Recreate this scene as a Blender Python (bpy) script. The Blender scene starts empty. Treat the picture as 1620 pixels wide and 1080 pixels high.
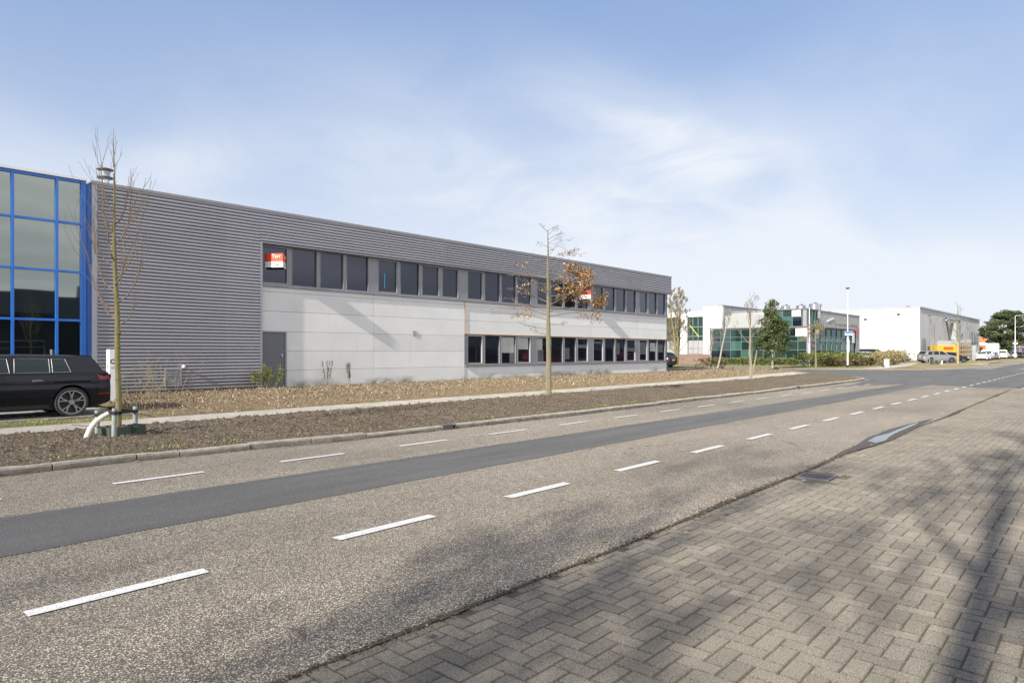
import bpy, bmesh, math, random
import numpy as np
from mathutils import Vector, Matrix
rad = math.radians
sc = bpy.context.scene
COL = sc.collection
# ------------------------------------------------------------------ camera
# world: +X runs along the grey building's front, +Y from the road towards it
HEAD = 42.88
cam = bpy.data.cameras.new('camera'); cam.lens = 23.33; cam.sensor_width = 36
cam.shift_y = 17/1620; cam.clip_start = .1; cam.clip_end = 3000
co = bpy.data.objects.new('camera', cam); COL.objects.link(co)
co.location = (0, 0, 1.5); co.rotation_euler = (rad(90), 0, rad(HEAD-90))
sc.camera = co
# ------------------------------------------------------------------ world and sun
SUN_EL, SUN_AZ = 29.0, 5.1       # light travels along +X, turned 5 degrees towards the front
w = bpy.data.worlds.new('World'); sc.world = w; w.use_nodes = True
def world_nodes():
    nt = w.node_tree; N = nt.nodes; L = nt.links; N.clear()
    out = N.new('ShaderNodeOutputWorld'); bg = N.new('ShaderNodeBackground'); bg.inputs[1].default_value = .15
    sky = N.new('ShaderNodeTexSky'); sky.sky_type = 'NISHITA'; sky.sun_disc = False
    sky.sun_elevation = rad(SUN_EL); sky.sun_rotation = rad(263); sky.air_density = 1.0; sky.dust_density = 1.2; sky.ozone_density = 1.6
    tc = N.new('ShaderNodeTexCoord'); sp = N.new('ShaderNodeSeparateXYZ'); L.new(tc.outputs['Generated'], sp.inputs[0])
    def M(op, a, b=None, c=None, clamp=False):
        n = N.new('ShaderNodeMath'); n.operation = op; n.use_clamp = clamp
        for i, v in enumerate((a, b, c)):
            if v is None: continue
            if isinstance(v, (int, float)): n.inputs[i].default_value = v
            else: L.new(v, n.inputs[i])
        return n.outputs[0]
    z = sp.outputs[2]
    den = M('ADD', M('MAXIMUM', z, 0.0), .16)
    cx = M('DIVIDE', sp.outputs[0], den); cy = M('DIVIDE', sp.outputs[1], den)
    cmb = N.new('ShaderNodeCombineXYZ'); L.new(cx, cmb.inputs[0]); L.new(cy, cmb.inputs[1])
    mp = N.new('ShaderNodeMapping'); mp.inputs['Rotation'].default_value = (0, 0, rad(25)); mp.inputs['Scale'].default_value = (.55, 1.0, 1); mp.inputs['Location'].default_value = (1.3, 4.2, 0)
    L.new(cmb.outputs[0], mp.inputs[0])
    n1 = N.new('ShaderNodeTexNoise'); n1.inputs['Scale'].default_value = .75; n1.inputs['Detail'].default_value = 7; n1.inputs['Roughness'].default_value = .5; n1.inputs['Distortion'].default_value = .6
    L.new(mp.outputs[0], n1.inputs[0])
    mr = N.new('ShaderNodeMapRange'); mr.interpolation_type = 'SMOOTHSTEP'; L.new(n1.outputs[0], mr.inputs[0]); mr.inputs[1].default_value = .40; mr.inputs[2].default_value = .68
    # thin veil thickens towards the horizon
    veil = N.new('ShaderNodeMapRange'); veil.interpolation_type = 'SMOOTHSTEP'; L.new(z, veil.inputs[0]); veil.inputs[1].default_value = .52; veil.inputs[2].default_value = .02
    veil.inputs[3].default_value = 0; veil.inputs[4].default_value = 1
    amt = M('MULTIPLY', veil.outputs[0], M('MULTIPLY_ADD', mr.outputs[0], .5, .60))
    amt = M('ADD', amt, M('MULTIPLY', mr.outputs[0], .05))
    n2 = N.new('ShaderNodeTexNoise'); n2.inputs['Scale'].default_value = 2.2; n2.inputs['Detail'].default_value = 8; n2.inputs['Roughness'].default_value = .6; n2.inputs['Distortion'].default_value = 1.2
    L.new(cmb.outputs[0], n2.inputs[0]); wis = M('MULTIPLY_ADD', n2.outputs[0], 1.7, -.2, clamp=True)
    for a, b_, sx, sy, wt in ((2.02,.97,.2,.2,.55),(1.84,1.04,.26,.16,.40),(1.62,1.08,.28,.16,.24),(1.36,1.08,.24,.14,.14),(.86,2.25,.18,.34,.42),(1.6,1.75,.7,.5,.36),(2.5,1.5,.7,.5,.4)):
        ex = M('ADD', M('POWER', M('DIVIDE', M('SUBTRACT', cx, a), sx), 2), M('POWER', M('DIVIDE', M('SUBTRACT', cy, b_), sy), 2))
        amt = M('ADD', amt, M('MULTIPLY', M('MULTIPLY', M('EXPONENT', M('MULTIPLY', ex, -1)), wt), wis))
    v2 = N.new('ShaderNodeMapRange'); v2.interpolation_type = 'SMOOTHSTEP'; L.new(z, v2.inputs[0]); v2.inputs[1].default_value = .25; v2.inputs[2].default_value = -.02; v2.inputs[3].default_value = 0; v2.inputs[4].default_value = .6
    amt = M('MINIMUM', M('ADD', amt, v2.outputs[0]), .93)
    # broad pale ceiling of high haze over the whole sky
    mix0 = N.new('ShaderNodeMix'); mix0.data_type = 'RGBA'; mix0.inputs[0].default_value = .75
    L.new(sky.outputs[0], mix0.inputs[6]); mix0.inputs[7].default_value = (1.30, 1.94, 3.3, 1)
    mix = N.new('ShaderNodeMix'); mix.data_type = 'RGBA'; L.new(amt, mix.inputs[0]); L.new(mix0.outputs[2], mix.inputs[6]); mix.inputs[7].default_value = (4.15, 4.35, 4.65, 1)
    # brighter haze added to the unseen sky behind the viewer, lighting the front wall
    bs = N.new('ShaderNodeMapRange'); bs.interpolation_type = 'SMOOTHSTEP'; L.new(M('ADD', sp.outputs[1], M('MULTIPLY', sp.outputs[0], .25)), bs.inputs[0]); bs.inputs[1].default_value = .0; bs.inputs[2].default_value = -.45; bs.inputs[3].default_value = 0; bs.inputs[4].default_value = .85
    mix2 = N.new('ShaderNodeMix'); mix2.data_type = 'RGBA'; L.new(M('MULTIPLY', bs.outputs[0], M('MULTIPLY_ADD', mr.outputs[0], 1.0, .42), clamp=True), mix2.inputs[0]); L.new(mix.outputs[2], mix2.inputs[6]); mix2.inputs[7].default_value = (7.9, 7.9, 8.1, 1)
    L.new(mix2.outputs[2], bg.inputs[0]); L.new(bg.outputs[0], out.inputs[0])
world_nodes()
sl = bpy.data.lights.new('sun', 'SUN'); sl.energy = 5.0; sl.angle = rad(.6); sl.color = (1, .93, .82)
so = bpy.data.objects.new('sun', sl); COL.objects.link(so)
so.rotation_euler = Vector((math.cos(rad(SUN_EL))*math.cos(rad(SUN_AZ)), math.cos(rad(SUN_EL))*math.sin(rad(SUN_AZ)), -math.sin(rad(SUN_EL)))).to_track_quat('-Z', 'Y').to_euler()
vs = sc.view_settings; vs.view_transform = 'Standard'; vs.look = 'None'; vs.exposure = 0.5; vs.gamma = 1; vs.use_curve_mapping = False
sc.render.engine = 'CYCLES'
# ------------------------------------------------------------------ mesh helpers
rng = random.Random(7)
class MB:
    def __init__(s): s.v = []; s.f = []; s.t = []
    def add(s, vs_, fs, tone=None):
        o = len(s.v); s.v += [tuple(p) for p in vs_]
        for f in fs: s.f.append(tuple(i+o for i in f)); s.t.append(.5 if tone is None else tone)
        return s
    def box(s, x0, x1, y0, y1, z0, z1, tone=None):
        return s.add([(x0,y0,z0),(x1,y0,z0),(x1,y1,z0),(x0,y1,z0),(x0,y0,z1),(x1,y0,z1),(x1,y1,z1),(x0,y1,z1)],
              [(3,2,1,0),(4,5,6,7),(0,1,5,4),(1,2,6,5),(2,3,7,6),(3,0,4,7)], tone)
    def bbox(s, x0, x1, y0, y1, z0, z1, b=.01, tone=None):      # box with chamfered vertical and top edges
        r = lambda a, c, z: [(x0+a,y0+c,z),(x1-a,y0+c,z),(x1-c,y0+a,z),(x1-c,y1-a,z),(x1-a,y1-c,z),(x0+a,y1-c,z),(x0+c,y1-a,z),(x0+c,y0+a,z)]
        vv = r(b, 0, z0)+r(b, 0, z1-b)+r(2*b, b, z1)
        ff = [tuple(range(7,-1,-1)), tuple(range(16,24))]
        for l in (0, 8):
            for i in range(8): j = (i+1) % 8; ff.append((l+i, l+j, l+8+j, l+8+i))
        return s.add(vv, ff, tone)
    def quad(s, a, b, c, d, tone=None): return s.add([a,b,c,d], [(0,1,2,3)], tone)
    def prism(s, poly, z0, z1, tone=None):      # poly in xy, counter-clockwise
        n = len(poly); vv = [(x,y,z0) for x,y in poly]+[(x,y,z1) for x,y in poly]
        return s.add(vv, [tuple(range(n-1,-1,-1)), tuple(range(n,2*n))]+[(i,(i+1)%n,n+(i+1)%n,n+i) for i in range(n)], tone)
    def slab(s, poly, y0, y1, tone=None):       # poly in xz, extruded along y
        n = len(poly); vv = [(x,y0,z) for x,z in poly]+[(x,y1,z) for x,z in poly]
        return s.add(vv, [tuple(range(n)), tuple(range(2*n-1,n-1,-1))]+[((i+1)%n,i,n+i,n+(i+1)%n) for i in range(n)], tone)
    def tube(s, pts, rs, n=6, cap=True, tone=None):
        pts = [Vector(p) for p in pts]
        if isinstance(rs, (int, float)): rs = [rs]*len(pts)
        o = len(s.v); ref = None
        for i, p in enumerate(pts):
            t = (pts[min(i+1, len(pts)-1)]-pts[max(i-1, 0)])
            if t.length < 1e-9: t = Vector((0,0,1))
            t.normalize()
            if ref is None: ref = Vector((1,0,0)) if abs(t.x) < .9 else Vector((0,1,0))
            u = (ref-t*ref.dot(t))
            if u.length < 1e-4: u = t.orthogonal()
            u.normalize(); ref = u; vv = t.cross(u)
            for k in range(n):
                a = 2*math.pi*k/n; q = p+(u*math.cos(a)+vv*math.sin(a))*rs[i]; s.v.append((q.x,q.y,q.z))
        for i in range(len(pts)-1):
            for k in range(n):
                a = o+i*n+k; b = o+i*n+(k+1)%n; s.f.append((a,b,b+n,a+n)); s.t.append(.5 if tone is None else tone)
        if cap:
            s.f.append(tuple(o+k for k in range(n-1,-1,-1))); s.t.append(.5)
            e = o+(len(pts)-1)*n; s.f.append(tuple(e+k for k in range(n))); s.t.append(.5)
        return s
    def lathe(s, prof, c=(0,0,0), axis='z', n=20, tone=None, cap=True):    # prof: (r, h)
        o = len(s.v)
        for r, h in prof:
            for k in range(n):
                a = 2*math.pi*k/n; x, y = r*math.cos(a), r*math.sin(a)
                p = (x,y,h) if axis == 'z' else ((x,-h,y) if axis == 'y' else (h,x,y))
                s.v.append((c[0]+p[0], c[1]+p[1], c[2]+p[2]))
        for i in range(len(prof)-1):
            for k in range(n):
                a = o+i*n+k; b = o+i*n+(k+1)%n; s.f.append((a,b,b+n,a+n)); s.t.append(.5 if tone is None else tone)
        for e, rv in ((0, True), (len(prof)-1, False)):
            if cap and prof[e][0] > 1e-4:
                idx = [o+e*n+k for k in range(n)]; s.f.append(tuple(idx[::-1] if rv else idx)); s.t.append(.5)
        return s
    def build(s, name, mat, parent=None, smooth=False, loc=None):
        me = bpy.data.meshes.new(name); me.from_pydata(s.v, [], s.f); me.materials.append(mat)
        at = me.attributes.new('tone', 'FLOAT', 'FACE'); at.data.foreach_set('value', np.array(s.t, dtype=np.float32))
        if smooth:
            me.polygons.foreach_set('use_smooth', [True]*len(me.polygons))
            if smooth != 'full': me.set_sharp_from_angle(angle=rad(35))
        me.update()
        o = bpy.data.objects.new(name, me); COL.objects.link(o)
        if parent is not None: o.parent = parent
        if loc is not None: o.location = loc
        return o
def props(o, label=None, cat=None, group=None, kind=None):
    if label: o['label'] = label
    if cat: o['category'] = cat
    if group: o['group'] = group
    if kind: o['kind'] = kind
    return o
def thing(name, label, cat, loc=(0,0,0), rz=0, group=None):
    o = bpy.data.objects.new(name, None); COL.objects.link(o); o.location = loc; o.rotation_euler = (0,0,rz)
    o.empty_display_size = .2
    return props(o, label, cat, group)
def struct(mb, name, mat, smooth=False): return props(mb.build(name, mat, smooth=smooth), kind='structure')
def kids(o): return [c for c in bpy.data.objects if c.parent == o]
def dup(root, loc, rz, label, group=None):
    r = root.copy(); COL.objects.link(r); r.location = loc; r.rotation_euler = (0,0,rz); r['label'] = label
    if group: r['group'] = group
    for c in kids(root):
        d = c.copy(); COL.objects.link(d); d.parent = r
        for g in kids(c):
            e = g.copy(); COL.objects.link(e); e.parent = d
    return r
FONT_CACHE = {}
def text_mesh(name, txt, size, mat, parent, loc, rot, thick=.004):
    cu = bpy.data.curves.new('tmp', 'FONT'); cu.body = txt; cu.size = size; cu.extrude = thick; cu.align_x = 'CENTER'; cu.align_y = 'CENTER'; cu.resolution_u = 3
    ob = bpy.data.objects.new('tmp', cu); COL.objects.link(ob)
    dg = bpy.context.evaluated_depsgraph_get(); me = bpy.data.meshes.new_from_object(ob.evaluated_get(dg)); me.name = name
    bpy.data.objects.remove(ob); bpy.data.curves.remove(cu)
    me.materials.clear(); me.materials.append(mat)
    o = bpy.data.objects.new(name, me); COL.objects.link(o); o.location = loc; o.rotation_euler = rot
    if parent is not None: o.parent = parent
    return o
# ------------------------------------------------------------------ material helpers
class NT:
    def __init__(s, name):
        s.m = bpy.data.materials.new(name); s.m.use_nodes = True; s.nt = s.m.node_tree; s.N = s.nt.nodes; s.L = s.nt.links
        s.b = s.N['Principled BSDF']; s.tc = s.N.new('ShaderNodeTexCoord'); s.co = s.tc.outputs['Object']
    def inp(s, sock, v):
        if isinstance(v, (int, float)): sock.default_value = v
        elif isinstance(v, (tuple, list)): sock.default_value = tuple(v)+((1,) if len(v) == 3 and sock.type == 'RGBA' else ())
        else: s.L.new(v, sock)
    def math(s, op, a, b=0., c=0., clamp=False):
        n = s.N.new('ShaderNodeMath'); n.operation = op; n.use_clamp = clamp
        for i, v in enumerate((a, b, c)): s.inp(n.inputs[i], v)
        return n.outputs[0]
    def mapping(s, scale=(1,1,1), rot=(0,0,0), loc=(0,0,0), src=None):
        n = s.N.new('ShaderNodeMapping'); n.inputs['Scale'].default_value = scale; n.inputs['Rotation'].default_value = rot; n.inputs['Location'].default_value = loc
        s.L.new(src or s.co, n.inputs[0]); return n.outputs[0]
    def noise(s, scale, detail=4, rough=.55, vec=None, dist=0):
        n = s.N.new('ShaderNodeTexNoise'); n.inputs['Scale'].default_value = scale; n.inputs['Detail'].default_value = detail; n.inputs['Roughness'].default_value = rough; n.inputs['Distortion'].default_value = dist
        s.L.new(vec or s.co, n.inputs[0]); return n.outputs[0]
    def vor(s, scale, vec=None, feature='F1', out='Distance', rnd=1):
        n = s.N.new('ShaderNodeTexVoronoi'); n.feature = feature; n.inputs['Scale'].default_value = scale; n.inputs['Randomness'].default_value = rnd
        s.L.new(vec or s.co, n.inputs[0]); return n.outputs[out]
    def ramp(s, fac, stops, interp='LINEAR'):
        n = s.N.new('ShaderNodeValToRGB'); n.color_ramp.interpolation = interp; e = n.color_ramp.elements
        while len(e) < len(stops): e.new(.5)
        for i, (p, c) in enumerate(stops): e[i].position = p; e[i].color = (*c, 1) if isinstance(c, (tuple, list)) else (c, c, c, 1)
        s.inp(n.inputs[0], fac); return n.outputs[0]
    def rng(s, v, a, b, c=0., d=1., smooth=True):
        n = s.N.new('ShaderNodeMapRange'); n.interpolation_type = 'SMOOTHSTEP' if smooth else 'LINEAR'
        for i, x in enumerate((v, a, b, c, d)): s.inp(n.inputs[i], x)
        return n.outputs[0]
    def mix(s, f, a, b, mode='MIX'):
        n = s.N.new('ShaderNodeMix'); n.data_type = 'RGBA'; n.blend_type = mode; s.inp(n.inputs[0], f); s.inp(n.inputs[6], a); s.inp(n.inputs[7], b); return n.outputs[2]
    def attr(s, name='tone'):
        n = s.N.new('ShaderNodeAttribute'); n.attribute_name = name; return n.outputs['Fac']
    def bump(s, h, strength=.3, dist=.01, chain=None):
        n = s.N.new('ShaderNodeBump'); n.inputs['Strength'].default_value = strength; n.inputs['Distance'].default_value = dist; s.L.new(h, n.inputs['Height'])
        if chain is not None: s.L.new(chain, n.inputs['Normal'])
        return n.outputs[0]
    def sep(s, vec=None):
        n = s.N.new('ShaderNodeSeparateXYZ'); s.L.new(vec or s.co, n.inputs[0]); return n.outputs
    def done(s, col, rough=.8, normal=None, metal=0, spec=None, ior=None):
        if isinstance(rough, float) and rough > .79 and not metal: s.b.inputs['Diffuse Roughness'].default_value = 1.0
        s.inp(s.b.inputs['Base Color'], col); s.inp(s.b.inputs['Roughness'], rough); s.b.inputs['Metallic'].default_value = metal
        if spec is not None: s.b.inputs['Specular IOR Level'].default_value = spec
        if ior: s.b.inputs['IOR'].default_value = ior
        if normal is not None: s.L.new(normal, s.b.inputs['Normal'])
        return s.m
def C(c, k): return tuple(min(1, x*k) for x in c)
def plain(name, c, rough=.6, var=.12, scale=3, metal=0, bump=0, spec=None):
    n = NT(name); f = n.noise(scale, 5, .6)
    col = n.ramp(f, [(.3, C(c, 1-var)), (.7, C(c, 1+var))])
    return n.done(col, n.rng(f, .3, .7, rough*.88, min(1, rough*1.1)), n.bump(n.noise(scale*12, 3), bump, .004) if bump else None, metal, spec)
def glass_mat(name, tint, refl, wob=.0, rough=.02, scale=.6):
    m = bpy.data.materials.new(name); m.use_nodes = True; nt = m.node_tree; N = nt.nodes; L = nt.links; N.clear()
    o = N.new('ShaderNodeOutputMaterial'); mx = N.new('ShaderNodeMixShader'); d = N.new('ShaderNodeBsdfDiffuse'); g = N.new('ShaderNodeBsdfGlossy')
    d.inputs[0].default_value = (*tint, 1); g.inputs[0].default_value = (*refl[1], 1); g.inputs['Roughness'].default_value = rough
    lw = N.new('ShaderNodeFresnel'); lw.inputs[0].default_value = refl[0]
    L.new(lw.outputs[0], mx.inputs[0]); L.new(d.outputs[0], mx.inputs[1]); L.new(g.outputs[0], mx.inputs[2]); L.new(mx.outputs[0], o.inputs[0])
    if wob:
        tc = N.new('ShaderNodeTexCoord'); no = N.new('ShaderNodeTexNoise'); no.inputs['Scale'].default_value = scale; no.inputs['Detail'].default_value = 1; L.new(tc.outputs['Object'], no.inputs[0])
        b = N.new('ShaderNodeBump'); b.inputs['Strength'].default_value = wob; b.inputs['Distance'].default_value = .02; L.new(no.outputs[0], b.inputs['Height']); L.new(b.outputs[0], g.inputs['Normal']); 
    return m
# ------------------------------------------------------------------ materials
def m_chip():                                    # worn chip-sealed asphalt with pale aggregate
    n = NT('chip_seal_asphalt')
    big = n.noise(.28, 4, .6, n.mapping((.5, 1.3, 1))); fine = n.noise(240, 2, .7); med = n.noise(5, 5, .65)
    st = n.vor(120, out='Color'); sv = n.sep(st)[0]; d = n.vor(120)
    base = n.ramp(sv, [(0, (.10,.087,.070)), (.3, (.215,.19,.155)), (.7, (.33,.293,.24)), (1, (.70,.63,.54))])
    gap = n.rng(d, .25, .62); col = n.mix(n.math('MULTIPLY', gap, .85), base, (.05,.043,.035))
    col = n.mix(1, col, n.ramp(big, [(.32, .78), (.5, 1.0), (.68, 1.14)]), 'MULTIPLY')
    col = n.mix(1, col, n.ramp(med, [(.3, .9), (.7, 1.08)]), 'MULTIPLY')
    y = n.sep()[1]; tr = n.math('SINE', n.math('MULTIPLY', y, 3.3))
    col = n.mix(n.rng(tr, .3, 1, 0, .14), col, (.11,.10,.085))
    # oily drips and dark flecks
    fl = n.rng(n.noise(1.7, 6, .7), .64, .72); col = n.mix(n.math('MULTIPLY', fl, .3), col, (.06,.055,.05))
    cv = n.mapping((.55, 1.2, 1), src=None); wv = n.N.new('ShaderNodeVectorMath'); wv.operation = 'ADD'; n.L.new(cv, wv.inputs[0])
    wn = n.N.new('ShaderNodeTexNoise'); wn.inputs['Scale'].default_value = 1.4; wn.inputs['Detail'].default_value = 6; n.L.new(n.co, wn.inputs[0]); n.L.new(wn.outputs['Color'], wv.inputs[1])
    ck = n.vor(.5, wv.outputs[0], 'DISTANCE_TO_EDGE'); cm = n.math('MULTIPLY', n.rng(ck, .0085, .002), n.rng(n.noise(.35, 3, .5, n.mapping(loc=(5,2,0))), .53, .6))
    col = n.mix(n.math('MULTIPLY', cm, .7), col, (.035,.03,.026))
    spv = n.vor(1.1, n.mapping(loc=(3,7,0))); col = n.mix(n.math('MULTIPLY', n.rng(spv, .045, .02), .65), col, (.04,.036,.032))
    h = n.math('SUBTRACT', 1, d)
    return n.done(col, .87, n.bump(h, .32, .005), spec=.3)
def m_dark_asphalt():
    n = NT('smooth_dark_asphalt'); v = n.mapping((.25, 1.6, 1)); big = n.noise(.9, 5, .6, v); sv = n.sep(n.vor(200, out='Color'))[0]
    col = n.ramp(sv, [(0, (.048,.047,.047)), (.6, (.075,.074,.0735)), (.93, (.10,.098,.097)), (1, (.21,.2,.18))])
    col = n.mix(1, col, n.ramp(big, [(.3, .74), (.7, 1.2)]), 'MULTIPLY'); col = n.mix(n.rng(n.noise(3.2, 6, .75), .6, .72, 0, .35), col, (.03,.029,.028))
    return n.done(col, .8, n.bump(n.noise(220, 2), .3, .003), spec=.35)
def m_paint():
    n = NT('white_road_paint'); f = n.noise(70, 4, .7); g = n.noise(5, 4)
    col = n.ramp(f, [(.36, (.22,.2,.17)), (.46, (.62,.61,.585)), (1, (.76,.76,.74))]); col = n.mix(n.rng(g, .5, .8, 0, .25), col, (.5,.48,.45))
    return n.done(col, .65, n.bump(f, .3, .003))
def m_brick():
    n = NT('grey_paving_brick'); t = n.attr(); f = n.noise(130, 3, .75); big = n.noise(.5, 5, .6)
    col = n.ramp(t, [(0, (.118,.105,.088)), (.5, (.158,.141,.117)), (.85, (.19,.169,.138)), (1, (.183,.152,.123))])
    col = n.mix(1, col, n.ramp(f, [(.30, .35), (.5, 1.0), (.66, 1.75)]), 'MULTIPLY')
    sp = n.vor(150); col = n.mix(n.rng(sp, .14, .05, 0, .6), col, (.55,.52,.46))
    col = n.mix(1, col, n.ramp(big, [(.3, .8), (.7, 1.12)]), 'MULTIPLY')
    moss = n.rng(n.noise(1.1, 6, .7), .58, .72); col = n.mix(n.math('MULTIPLY', moss, .12), col, (.12,.115,.06))
    return n.done(col, .88, n.bump(f, .5, .004), spec=.3)
def m_joint():
    n = NT('joint_dirt'); f = n.noise(40, 5, .7); g = n.noise(2.5, 4)
    col = n.ramp(f, [(.3, (.035,.03,.022)), (.7, (.095,.082,.06))]); col = n.mix(n.rng(g, .5, .65, 0, .5), col, (.075,.085,.03))
    return n.done(col, .95, n.bump(f, .6, .008))
def m_soil():
    n = NT('bare_soil'); f = n.noise(22, 7, .75); g = n.noise(.9, 5, .6); h = n.noise(90, 4, .8)
    col = n.ramp(f, [(.25, (.12,.09,.062)), (.5, (.31,.25,.185)), (.72, (.58,.49,.38))])
    col = n.mix(n.rng(g, .42, .62, 0, .55), col, (.24,.195,.14)); col = n.mix(1, col, n.ramp(h, [(.3, .65), (.7, 1.3)]), 'MULTIPLY')
    col = n.mix(n.rng(n.noise(1.6, 6, .75, n.mapping(loc=(9,3,0))), .62, .72, 0, .5), col, (.13,.14,.045))
    cl = n.vor(26, n.mapping((1, 1, .4))); cl2 = n.vor(70); col = n.mix(1, col, n.ramp(cl, [(.1, 1.28), (.5, .8), (.8, .5)]), 'MULTIPLY')
    hh = n.math('SUBTRACT', n.math('ADD', f, h), n.math('ADD', cl, n.math('MULTIPLY', cl2, .5)))
    return n.done(col, .97, n.bump(hh, 1.0, .06), spec=.15)
def m_litterbed():
    n = NT('dry_leaf_bed'); f = n.noise(30, 6, .75); g = n.noise(1.3, 5, .65)
    col = n.ramp(f, [(.25, (.05,.034,.02)), (.5, (.17,.125,.078)), (.75, (.38,.3,.2))])
    col = n.mix(n.rng(g, .52, .66, 0, .5), col, (.13,.14,.05))
    return n.done(col, .95, n.bump(f, .8, .03), spec=.15)
def m_litter():
    n = NT('dry_leaves'); t = n.attr()
    col = n.ramp(t, [(0, (.08,.055,.033)), (.3, (.23,.17,.108)), (.6, (.38,.305,.21)), (.85, (.55,.465,.34)), (1, (.68,.6,.46))])
    return n.done(col, .8, spec=.2)
def m_ramp(name, stops, rough=.75, spec=.25):
    n = NT(name); t = n.attr(); return n.done(n.ramp(t, stops), rough, spec=spec)
def m_path():
    n = NT('concrete_path_tiles'); br = n.N.new('ShaderNodeTexBrick'); n.L.new(n.co, br.inputs[0]); br.inputs['Scale'].default_value = 1
    br.inputs['Brick Width'].default_value = .3; br.inputs['Row Height'].default_value = .3; br.inputs['Mortar Size'].default_value = .006; br.offset = .5
    br.inputs['Color1'].default_value = (.33,.305,.27,1); br.inputs['Color2'].default_value = (.27,.25,.22,1); br.inputs['Mortar'].default_value = (.18,.16,.11,1)
    f = n.noise(2, 6, .7); col = n.mix(1, br.outputs[0], n.ramp(f, [(.3, .8), (.7, 1.12)]), 'MULTIPLY')
    col = n.mix(1, col, n.ramp(n.noise(60, 3), [(.3, .85), (.7, 1.12)]), 'MULTIPLY')
    return n.done(col, .88, n.bump(br.outputs['Fac'], .3, .004))
def m_kerb():
    n = NT('weathered_kerb_concrete'); f = n.noise(9, 6, .7); h = n.noise(80, 3, .7)
    col = n.ramp(f, [(.3, (.17,.155,.125)), (.55, (.29,.265,.225)), (.75, (.37,.345,.3))]); col = n.mix(1, col, n.ramp(h, [(.3, .75), (.7, 1.15)]), 'MULTIPLY')
    z = n.sep()[2]; st = n.math('MULTIPLY', n.rng(z, .05, .0, 0, 1), n.rng(n.noise(3, 4), .35, .6)); col = n.mix(n.math('MULTIPLY', st, .7), col, (.06,.05,.035))
    return n.done(col, .9, n.bump(h, .5, .006))
def m_ground():
    n = NT('grass_and_dirt'); f = n.noise(.25, 6, .65); h = n.noise(25, 5, .8)
    col = n.ramp(f, [(.35, (.09,.10,.035)), (.5, (.17,.145,.08)), (.65, (.22,.175,.115))]); col = n.mix(1, col, n.ramp(h, [(.3, .6), (.7, 1.35)]), 'MULTIPLY')
    return n.done(col, .95, n.bump(h, .6, .02), spec=.15)
def m_cladding():
    n = NT('grey_corrugated_steel'); v = n.mapping((.35, 1, 2)); f = n.noise(1.2, 5, .6, v); z = n.sep()[2]; x = n.sep()[0]
    col = n.ramp(f, [(.3, (.265,.265,.295)), (.7, (.315,.313,.345))])
    # sheet laps every 6 m or so, slight tone change between sheets
    wn = n.N.new('ShaderNodeTexWhiteNoise'); wn.noise_dimensions = '1D'; n.L.new(n.math('FLOOR', n.math('DIVIDE', x, 5.3)), wn.inputs[1]); col = n.mix(1, col, n.ramp(wn.outputs[0], [(0, .95), (1, 1.04)]), 'MULTIPLY')
    dirt = n.math('MULTIPLY', n.rng(z, .9, .1), n.noise(4, 6, .7)); col = n.mix(n.math('MULTIPLY', dirt, .8), col, (.14,.12,.09))
    return n.done(col, n.rng(f, .3, .7, .38, .5), None, 0, spec=.5)
def m_concrete():
    n = NT('pale_precast_concrete'); f = n.noise(.7, 6, .65, n.mapping((1, 1, 1.4))); h = n.noise(60, 4, .7); t = n.attr(); z = n.sep()[2]; x = n.sep()[0]
    col = n.ramp(f, [(.3, (.74,.74,.725)), (.7, (.81,.81,.79))]); col = n.mix(1, col, n.ramp(t, [(0, .945), (1, 1.045)]), 'MULTIPLY'); col = n.mix(1, col, n.ramp(h, [(.3, .97), (.7, 1.02)]), 'MULTIPLY')
    sv = n.mapping((4.5, 1, .22)); st = n.rng(n.noise(1.6, 5, .7, sv), .56, .78, 0, .16); col = n.mix(st, col, (.27,.26,.23))
    al = n.noise(1.1, 5, .75, n.mapping((.9, 1, 2))); gz = n.rng(n.math('SUBTRACT', z, n.math('MULTIPLY', al, .75)), .12, -.22); gz = n.math('MULTIPLY', gz, n.rng(n.noise(.35, 3), .42, .6))
    col = n.mix(n.math('MULTIPLY', gz, .9), col, (.14,.13,.085))
    sp = n.rng(z, .24, .1, 0, .45); col = n.mix(sp, col, (.30,.27,.2))
    return n.done(col, .85, n.bump(h, .15, .003))
def m_bark(name, a, b, green=.0):
    n = NT(name); v = n.mapping((8, 8, 1.2)); f = n.noise(6, 6, .7, v); g = n.noise(3, 4)
    col = n.ramp(f, [(.3, a), (.7, b)])
    if green: col = n.mix(n.rng(g, .4, .6, 0, green), col, (.2,.2,.05))
    return n.done(col, .85, n.bump(f, .5, .01), spec=.2)
def m_leaf(name, c0, c1, c2, rough=.5):
    n = NT(name); t = n.attr(); col = n.ramp(t, [(0, c0), (.5, c1), (1, c2)]); return n.done(col, rough, spec=.35)
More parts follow.
